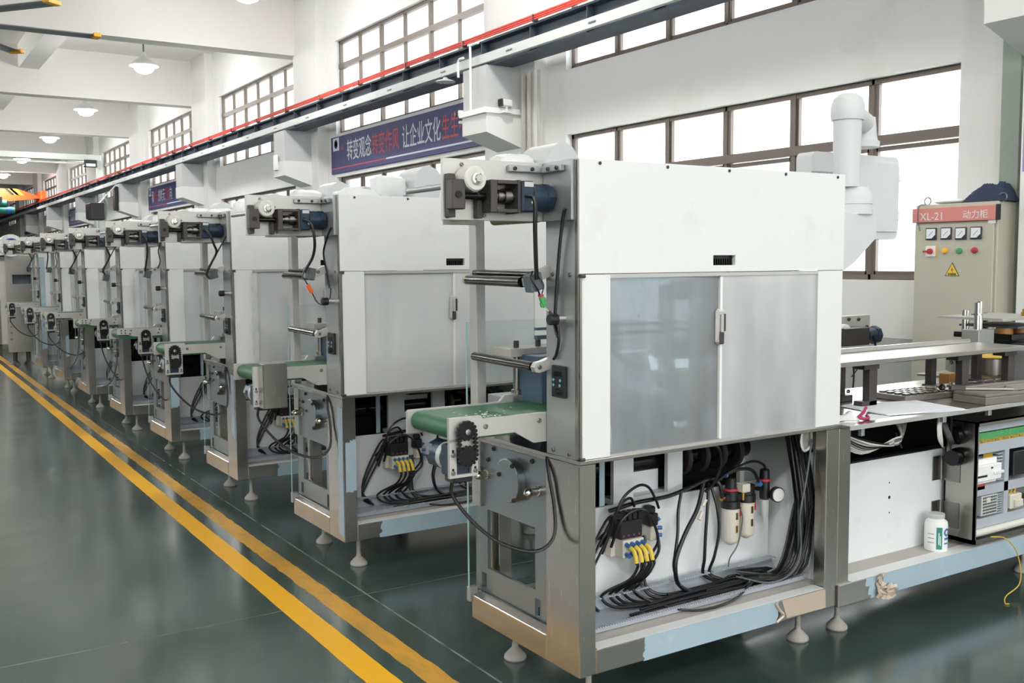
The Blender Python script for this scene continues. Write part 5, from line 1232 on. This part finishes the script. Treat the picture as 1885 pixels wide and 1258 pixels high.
part('guide_post', MB().rod((0, 0, 0), (0, 0, 1.33-zt), .018, n=16).lathe([(.036, 0), (.036, .01)], (0, 0, 1.255-zt), (0, 0, 1), 18), M['chrome'], po)
part('guide_post', MB().rod((.075, .03, 0), (.075, .03, 1.335-zt), .018, n=16), M['chrome'], po)
part('foot_block', MB().box(-.04, .12, -.04, .07, 0, .245, .003), M['alu'], po)
pfb = thing('perforated_block', 'grey block with rows of round holes at the far right of the worktop', 'block', O1+V(3.14, .26, zt))
part('block', MB().box(-.02, .25, -.04, .06, 0, .19, .003), M['alu'], pfb)
mb = MB()
for i in range(4):
    for j in range(4): mb.rod((.01+.05*i, -.0415, .03+.045*j), (.01+.05*i, -.04, .03+.045*j), .012, n=12)
part('round_hole', mb, M['whitep'], pfb)

# ------------------------------------------------------------------ operator panel on its swing arm
def hmi_at(Y, u, v, lab, wrapped):
    hx, hy = (1.66 if wrapped else 1.96), .50
    t = thing('operator_panel', lab, 'control panel', (MX+hx, Y+hy, ZT1), 0, 'operator panels on swing arms')
    if not wrapped:
        k = lambda u_, v_, y: tuple(PL(u_, v_, y=y)-V(hx, hy, ZT1))
        part('stand_column', MB().box(-.06, .06, .10, .22, 0, .62, .01), M['hmi'], t)
        a, b_ = PL(1545, 330, y=.5), PL(1581, 330, y=.5); top = PL(1563, 172, y=.5).z-ZT1; jn = PL(1560, 222, y=.5).z-ZT1
        el = PL(1560, 345, y=.5).z-ZT1
        part('upper_tube', MB().lathe([(.062, 0), (.066, jn-el)], (0, 0, el), (0, 0, 1), 24), M['hmi'], t)
        part('elbow', MB().lathe([(.074, 0), (.078, .02), (.078, top-jn-.06), (.066, top-jn-.025), (.04, top-jn-.004), (.001, top-jn)], (0, 0, jn), (0, 0, 1), 26).prism([(-.0, jn+.005), (.16, jn-.075), (.17, jn+.06), (.02, top-.015), (-.02, top-.015)], 'x', -.06, .06) if 0 else MB().lathe([(.074, 0), (.078, .02), (.078, top-jn-.06), (.066, top-jn-.025), (.04, top-jn-.004), (.001, top-jn)], (0, 0, jn), (0, 0, 1), 26), M['hmi'], t)
        sw = PL(1592, 262, y=.66)-V(hx, hy, ZT1)
        part('horizontal_arm', MB().rod((.02, .01, jn+.03), (sw.x-.02, sw.y, sw.z+.09), .066, .06, 22).rod((sw.x-.02, sw.y, sw.z+.12), (sw.x-.02, sw.y, sw.z+.02), .062, .07, 22), M['hmi'], t)
        part('swivel', MB().lathe([(.085, 0), (.085, .03), (.075, .035), (.07, .06)], (sw.x-.02, sw.y, sw.z-.03), (0, 0, 1), 24), M['hmi'], t)
        part('collar', MB().lathe([(.07, .0), (.085, -.03), (.092, -.05), (.092, -.08), (.088, -.081), (.088, -.105), (.092, -.106), (.092, -.13)], (.05, 0, el-.0), (0, 0, 1), 26), M['hmi'], t)
        part('lower_bracket', MB().prism([(-.10, el-.13), (.14, el-.13), (.14, el-.24), (-.02, el-.36), (-.10, el-.40)], 'y', -.07, .08), M['hmi'], t)
        # panel body seen from behind
        y = .72
        pa, pb, pc_, pd_ = [PL(u_, v_, y=y)-V(hx, hy, ZT1) for u_, v_ in ((1495, 274), (1655, 288), (1652, 441), (1560, 438))]
        x0_, x1_ = pa.x, pb.x; z1_, z0_ = pa.z-.01, pc_.z
        yy = y-hy
        def rrect(x0, x1, z0, z1, r):
            return [(cx+r*math.cos(math.radians(a)), cz+r*math.sin(math.radians(a))) for cx, cz, a0 in ((x1-r, z1-r, 0), (x0+r, z1-r, 90), (x0+r, z0+r, 180), (x1-r, z0+r, 270)) for a in range(a0, a0+91, 15)]
        sp = part('screen_housing', MB().prism(rrect(x0_, x1_, z0_, z1_, .035), 'y', yy, yy+.10), M['hmi'], t)
        part('rear_cover', MB().prism(rrect(x0_+(x1_-x0_)*.34, x1_-.012, z0_+.04, z1_-.035, .02), 'y', yy-.012, yy-.0005), M['hmi'], sp)
        mb = MB().box(x0_+.0, x0_+(x1_-x0_)*.33, yy-.002, yy+.002, z1_-.105, z1_-.098)
        for i in range(4): mb.box(x0_+.05+.06*i, x0_+.054+.06*i, yy-.002, yy+.002, z0_+.05, z1_-.105)
        part('rib', mb, M['hmid'], sp)
        part('clip', MB().box(x1_-.02, x1_-.004, yy-.018, yy-.002, z1_-.13, z1_-.09, .003).box(x1_-.02, x1_-.004, yy-.018, yy-.002, z0_+.10, z0_+.15, .003), M['whitep'], sp)
    else:
        r = random.Random(u)
        part('stand_column', MB().box(-.06, .06, .10, .22, 0, 1.0, .01), M['hmi'], t)
        def blob(c, sx_, sy_, sz_, sd, flat=1):
            rr = random.Random(sd); mb = MB(); n, m_ = 20, 12; vs = []; fs = []
            for j in range(m_+1):
                ph = math.pi*j/m_
                for i in range(n):
                    th = 2*math.pi*i/n; k_ = 1+rr.uniform(-.06, .06)
                    f = lambda q: math.copysign(abs(q)**.55, q)
                    vs.append((c[0]+sx_*f(math.sin(ph)*math.cos(th))*k_, c[1]+sy_*f(math.sin(ph)*math.sin(th))*k_, c[2]+sz_*f(math.cos(ph))*k_))
            for j in range(m_): fs += [(j*n+i, j*n+(i+1) % n, (j+1)*n+(i+1) % n, (j+1)*n+i) for i in range(n)]
            return mb.add(vs, fs)
        part('wrapped_screen', blob((-.42, .10, .98), .30, .12, .26, u), M['wrap'], t)
        part('wrapped_arm', MB().prism([(-.12, .9), (.13, .9), (.13, 1.27), (.115, 1.335), (.075, 1.385), (.02, 1.41), (-.03, 1.405), (-.08, 1.375), (-.115, 1.31)], 'y', -.11, .20), M['hmi'], t)
        part('wrap_fold', blob((-.26, .06, 1.25), .14, .09, .085, u+1), M['wrap'], t)
hmi_at(MY[0], 0, 0, 'light grey operator panel on a swing arm at the end of the nearest cabinet', False)
for k in range(1, 8):
    hmi_at(MY[k], k*10, 0, ['', 'bubble-wrapped operator panel just above the nearest machine head', 'bubble-wrapped operator panel above the right end of the second cabinet, below the big banner', 'bubble-wrapped operator panel above the left end of the second cabinet',
                            'wrapped operator panel peeking over the second machine head', 'wrapped operator panel peeking over the right end of the third machine head', 'wrapped operator panel peeking over the middle of the third machine head', 'farthest wrapped operator panel, at the fourth machine head'][k], True)
# ------------------------------------------------------------------ beige power cabinet against the window wall
XCB = 7.15; DCB = .36
q0, q1 = at(1683, 400, x=XCB), at(1835, 385, x=XCB); ztop = at(1760, 381, x=XCB).z
W_ = q0.y-q1.y
cb = thing('power_cabinet', 'beige electrical power cabinet with four meters and a red header', 'cabinet', (XCB, q1.y, 0))
hh = at(1683, 412, x=XCB).z
part('body', MB().box(.02, DCB, 0, W_, .05, ztop+.03, .006).box(.04, DCB, .02, W_-.02, 0, .05), M['beige'], cb)
part('cabinet_door', MB().box(0, .02, .02, W_-.01, .07, hh-.01, .005), M['beige'], cb)
hd = part('header', MB().box(-.012, .02, .0, W_+.01, hh+.005, ztop, .003), M['salmon'], cb, label='faded red header strip with white lettering')
part('header_end', MB().box(-.013, .021, -.02, .0, hh+.005, ztop+.005), M['plasticb'], cb)
def mw(y, z): return Matrix(((0, 0, -1, -.0128), (-1, 0, 0, y), (0, 1, 0, z), (0, 0, 0, 1)))
lettering('lettering', 'XL-21', .085, M['filmw'], hd, mw(W_-.06, hh+.022)); lettering('lettering', '动力柜', .07, M['filmw'], hd, mw(.27, hh+.028))
def cloc(u, v): p = at(u, v, x=XCB); return p.y-q1.y, p.z
for i, (u, v) in enumerate(((1715, 431), (1742.5, 430), (1769.5, 430), (1797.5, 429))):
    y, z = cloc(u, v)
    g = part('meter', MB().box(-.012, 0, y-.048, y+.048, z-.048, z+.048, .004), M['plasticb'], cb)
    part('dial_face', MB().prism([(y-.040, z+.040), (y+.040, z+.040), (y+.040, z-.036), (y-.008, z-.036), (y-.040, z-.006)], 'x', -.0128, -.012), M['paper'], g)
    part('needle', MB().slab([(-.0134, y+.02, z-.02), (-.0134, y+.022, z-.018), (-.0134, y-.018, z+.022), (-.0134, y-.02, z+.02)], (-.0003, 0, 0)), M['plasticb'], g)
y, z = cloc(1714, 463)
g = part('rotary_switch', MB().box(-.006, 0, y-.052, y+.04, z-.042, z+.042, .002), M['craneyellow'], cb)
part('switch_plate', MB().box(-.010, -.006, y-.044, y+.044, z-.042, z+.042, .002), M['whitep'], g)
part('switch_handle', MB().lathe([(.024, 0), (.022, .02)], (-.010, y, z), (-1, 0, 0), 16).box(-.035, -.02, y-.004, y+.055, z-.007, z+.007, .003), M['red'], g)
for u, v, c in ((1740, 462, 'craneyellow'), (1766.5, 462, 'green'), (1794.5, 461, 'red')):
    y, z = cloc(u, v)
    part('indicator_lamp', MB().lathe([(.024, 0), (.024, .012), (.02, .018), (.017, .026), (.002, .028)], (0, y, z), (-1, 0, 0), 18), M[c], cb)
y, z = cloc(1753, 498); s_ = .062
g = part('warning_sign', MB().prism([(y-s_*1.0, z-s_*.72), (y+s_*1.0, z-s_*.72), (y, z+s_*1.0)], 'x', -.003, 0), M['plasticb'], cb)
part('sign_face', MB().prism([(y-s_*.88, z-s_*.65), (y+s_*.88, z-s_*.65), (y, z+s_*.86)], 'x', -.0036, -.003), M['yellow'], g)
part('lightning_mark', MB().prism([(y+.004, z+.03), (y-.010, z+.002), (y-.001, z+.002), (y-.006, z-.02), (y+.011, z+.008), (y+.002, z+.008)], 'x', -.0042, -.0036), M['red'], g)
mm_ = Matrix(((0, 0, -1, -.0040), (-1, 0, 0, y+.036), (0, 1, 0, z-.036), (0, 0, 0, 1)))
lettering('lettering', '有电危险', .018, M['plasticb'], g, mm_, bold=.0004)
y, z = cloc(1826, 406); part('small_label', MB().box(-.002, 0, y-.03, y+.03, z-.02, z+.02), M['paper'], cb)
y, z = cloc(1815, 600); part('door_handle', MB().box(-.02, 0, y-.016, y+.016, z-.10, z+.10, .004), M['black'], cb)
for u, v in ((1699, 378), (1838, 369)):
    y, z = cloc(u, v); part('lifting_eye', MB().tube([(.06+.0, y+.03*math.cos(a*.5236), ztop+.06+.03*math.sin(a*.5236)) for a in range(13)], .005, 7, 0).rod((.06, y, ztop+.02), (.06, y, ztop+.035), .006), M['bolt'], cb)
y, z = cloc(1697, 400); part('hanging_cable', MB().tube([(.05, y, ztop+.033), (-.02, y+.012, ztop+.02), (-.025, y+.02, ztop-.08), (-.02, y-.0, ztop-.18)], .004, 6, 5), M['plasticg'], cb)
def cloth():
    mb = MB(); r = random.Random(12); n = 22; m_ = 12; vs = []; fs = []
    for i in range(n+1):
        for j in range(m_+1):
            a, b_ = i/n-.5, j/m_-.5
            e = max(0, 1-(2*a)**4)*max(0, 1-(2*b_)**4)
            h = .125*e*(1-.45*a)*(.85+.16*math.sin(a*14+b_*9)*math.cos(b_*11)+r.uniform(-.05, .05))
            vs.append((b_*.24, a*.36, .002+max(0, h)*1.2))
    for i in range(n):
        for j in range(m_): fs.append((i*(m_+1)+j, i*(m_+1)+j+1, (i+1)*(m_+1)+j+1, (i+1)*(m_+1)+j))
    b0 = len(vs); vs += [(v[0], v[1], 0) for v in vs]; fs += [tuple(b0+q for q in reversed(f)) for f in fs]
    return mb.add(vs, fs)
y, z = cloc(1801, 372)
tag(part('folded_jacket', cloth(), M['denim'], None, loc=(XCB+.16, q1.y+y, ztop+.031)), 'crumpled dark blue jacket lying on top of the beige cabinet', 'jacket')
y, z = cloc(1733, 378)
tag(part('plastic_bag', MB().ball((0, 0, .02), .1, 14, (.9, 1.6, .2)), M['wrap'], None, loc=(XCB+.14, q1.y+y, ztop+.031)), 'flat crumpled clear bag on the cabinet left of the jacket', 'bag')
# leaning bar beside the cabinet
pa, pb = at(1679, 640, x=7.4), at(1663, 705, x=7.4)
# feeder head seen beyond the raised tray
Yf = 5.62
fp = at(1553, 640, y=Yf)
fd = thing('feeder_unit', 'small motor unit with steel plate seen past the end of the nearest cabinet', 'feeder', (fp.x, Yf, 0))
def fl(u, v, y=Yf): p = at(u, v, y=y); return p.x-fp.x, p.z
(xa, za), (xb, zb3) = fl(1535, 583), fl(1601, 622)
part('steel_plate', MB().box(xa, xb, 0, .015, zb3-.05, za, .002), M['aluw'], fd)
part('plate_bolt', bolts([(fl(1562, 588)[0], 0, fl(1562, 588)[1]), (fl(1580, 588)[0], 0, fl(1580, 588)[1]), (fl(1595, 602)[0], 0, fl(1595, 602)[1])], (0, -1, 0), .016, .014), M['dark'], fd)
(xm0, zm), (xm1, _) = fl(1590, 618, Yf-.1), fl(1612, 618, Yf-.1)
part('gear_frame', MB().box(fl(1556, 0, Yf-.1)[0], xm0, -.16, 0, zm-.075, zm+.075, .004), M['dark'], fd)
part('motor', MB().rod((xm0, -.1, zm), (xm1-.05, -.1, zm), .07, n=20).rod((xm1-.05, -.1, zm), (xm1, -.1, zm), .078, n=8), M['navy'], fd)
wx, wz = fl(1556, 610, Yf-.12); part('wheel', MB().lathe([(.058, 0), (.058, .08), (.02, .09)], (wx, -.05, wz), (0, -1, 0), 22), M['nylon'], fd)
part('cable', hose([(xm0+.03, -.17, zm), (xm0+.06, -.17, zm-.06), (xm0+.08, -.16, zm-.14)], .01), M['rubber'], fd)
part('support_stand', MB().box(xa, xa+.12, .015, .12, 0, zb3, .004).box(xa-.1, xa+.4, -.1, .3, 0, .03, .004), M['alu'], fd)
sa, sb = fl(1592, 706, Yf-.17), fl(1608, 688, Yf-.17)
part('hanging_sensor', MB().box(sa[0], sb[0], -.2, -.15, sa[1], sb[1], .004).rod((sa[0]+.02, -.17, sb[1]), (sa[0]+.02, -.17, zb3-.06), .004), M['plasticg'], fd)
w3 = lambda u, v: (fl(u, v)[0], -.1, fl(u, v)[1])
part('drop_wire', [hose([w3(1552, 650), w3(1554, 690), w3(1551, 722)], .008), hose([w3(1550, 692), w3(1562, 676), w3(1573, 664)], .006)], M['rubber'], fd)
# ------------------------------------------------------------------ stainless cabinet machine beyond the row
YS = 17.6
c0, c1_ = at(16, 640, y=YS), at(66, 640, y=YS)
zt_s = at(20, 470, y=YS).z
fs_ = thing('stainless_cabinet', 'tall brushed stainless cabinet machine beyond the white row, far left', 'machine', (c0.x, YS, 0))
w2 = c1_.x-c0.x
zw1, zw0 = at(30, 506, y=YS).z, at(30, 523, y=YS).z
part('body', MB().holed('y', 0, .02, 0, w2, at(40, 648, y=YS).z, zt_s, [(w2*.25, w2*.93, zw0, zw1)]).box(0, .02, .02, .9, at(40, 648, y=YS).z, zt_s).box(0, w2, .88, .9, .2, zt_s).box(0, w2, .02, .9, zt_s-.02, zt_s).box(w2-.02, w2, .02, .88, .2, zt_s), M['steel'], fs_)
part('recess', MB().box(w2*.2, w2*.97, .3, .32, zw0-.1, zw1+.1), M['film'], fs_)
part('side_flange', MB().box(w2, w2+.07, .0, .05, .15, zw0-.02), M['aluw'], fs_)
for x in (.1, w2-.1): part('leveling_foot', MB().rod((x, .1, 0), (x, .1, .2), .035).lathe([(.09, 0), (.05, .05)], (x, .1, 0), (0, 0, 1)), M['dark'], fs_)
part('bolt', bolts([(.05, 0, .42+.1*i) for i in range(3)], (0, -1, 0), .018, .01), M['bolt'], fs_)
# film reel above it
rc = at(20, 452, y=17.3)
fr_ = thing('film_reel', 'large translucent film reel with blue core at the left edge', 'film reel', tuple(rc))
rr = at(20, 434, y=17.3).z-rc.z+.02
part('film_roll', MB().lathe([(.06, -.05), (rr*1.0, -.05), (rr*1.0, .25), (.06, .25)], (0, 0, 0), (0, 1, 0), 32), M['wrap'], fr_)
part('core_ring', MB().lathe([(rr*.62, -.052), (rr*.66, -.06), (rr*.56, -.06), (rr*.58, -.052)], (0, 0, 0), (0, 1, 0), 32), M['jarb'], fr_)
part('axle', MB().rod((0, -.08, 0), (0, .3, 0), .03), M['alu'], fr_)
# another stainless machine at the extreme left
p0 = at(8, 640, y=19.5)
f3 = thing('stainless_cabinet', 'narrow sliver of another stainless machine at the extreme left edge', 'machine', (p0.x-.55, 19.5, 0))
part('body', MB().box(0, .62, 0, .8, .2, at(8, 480, y=19.5).z, .01), M['steel'], f3)
part('control_window', MB().box(.4, .58, -.01, 0, 1.0, 1.25, .004), M['glassedge'], f3)
part('leveling_foot', MB().rod((.5, .1, 0), (.5, .1, .2), .035).rod((.1, .1, 0), (.1, .1, .2), .035).rod((.3, .7, 0), (.3, .7, .2), .035), M['dark'], f3)
# row of distant machines to the far wall
for i in range(3):
    y = 21.5+3.2*i
    d = thing('stainless_cabinet', ['distant stainless machine behind the reel, nearest of three', 'distant stainless machine, middle of three behind the reel', 'distant stainless machine, farthest of three behind the reel'][i], 'machine', (2.0, y, 0))
    part('body', lambda: MB().box(0, 1.6, 0, .8, .2, 1.75, .01), M['steel'], d, key='dist')
    part('upper_case', lambda: MB().box(.02, 1.55, .02, .75, 1.75, 1.95, .01), M['white'], d, key='dist2')
    part('leveling_foot', lambda: MB().rod((.1, .1, 0), (.1, .1, .2), .035).rod((1.5, .1, 0), (1.5, .1, .2), .035).rod((.1, .7, 0), (.1, .7, .2), .035).rod((1.5, .7, 0), (1.5, .7, .2), .035), M['dark'], d, key='dist3')
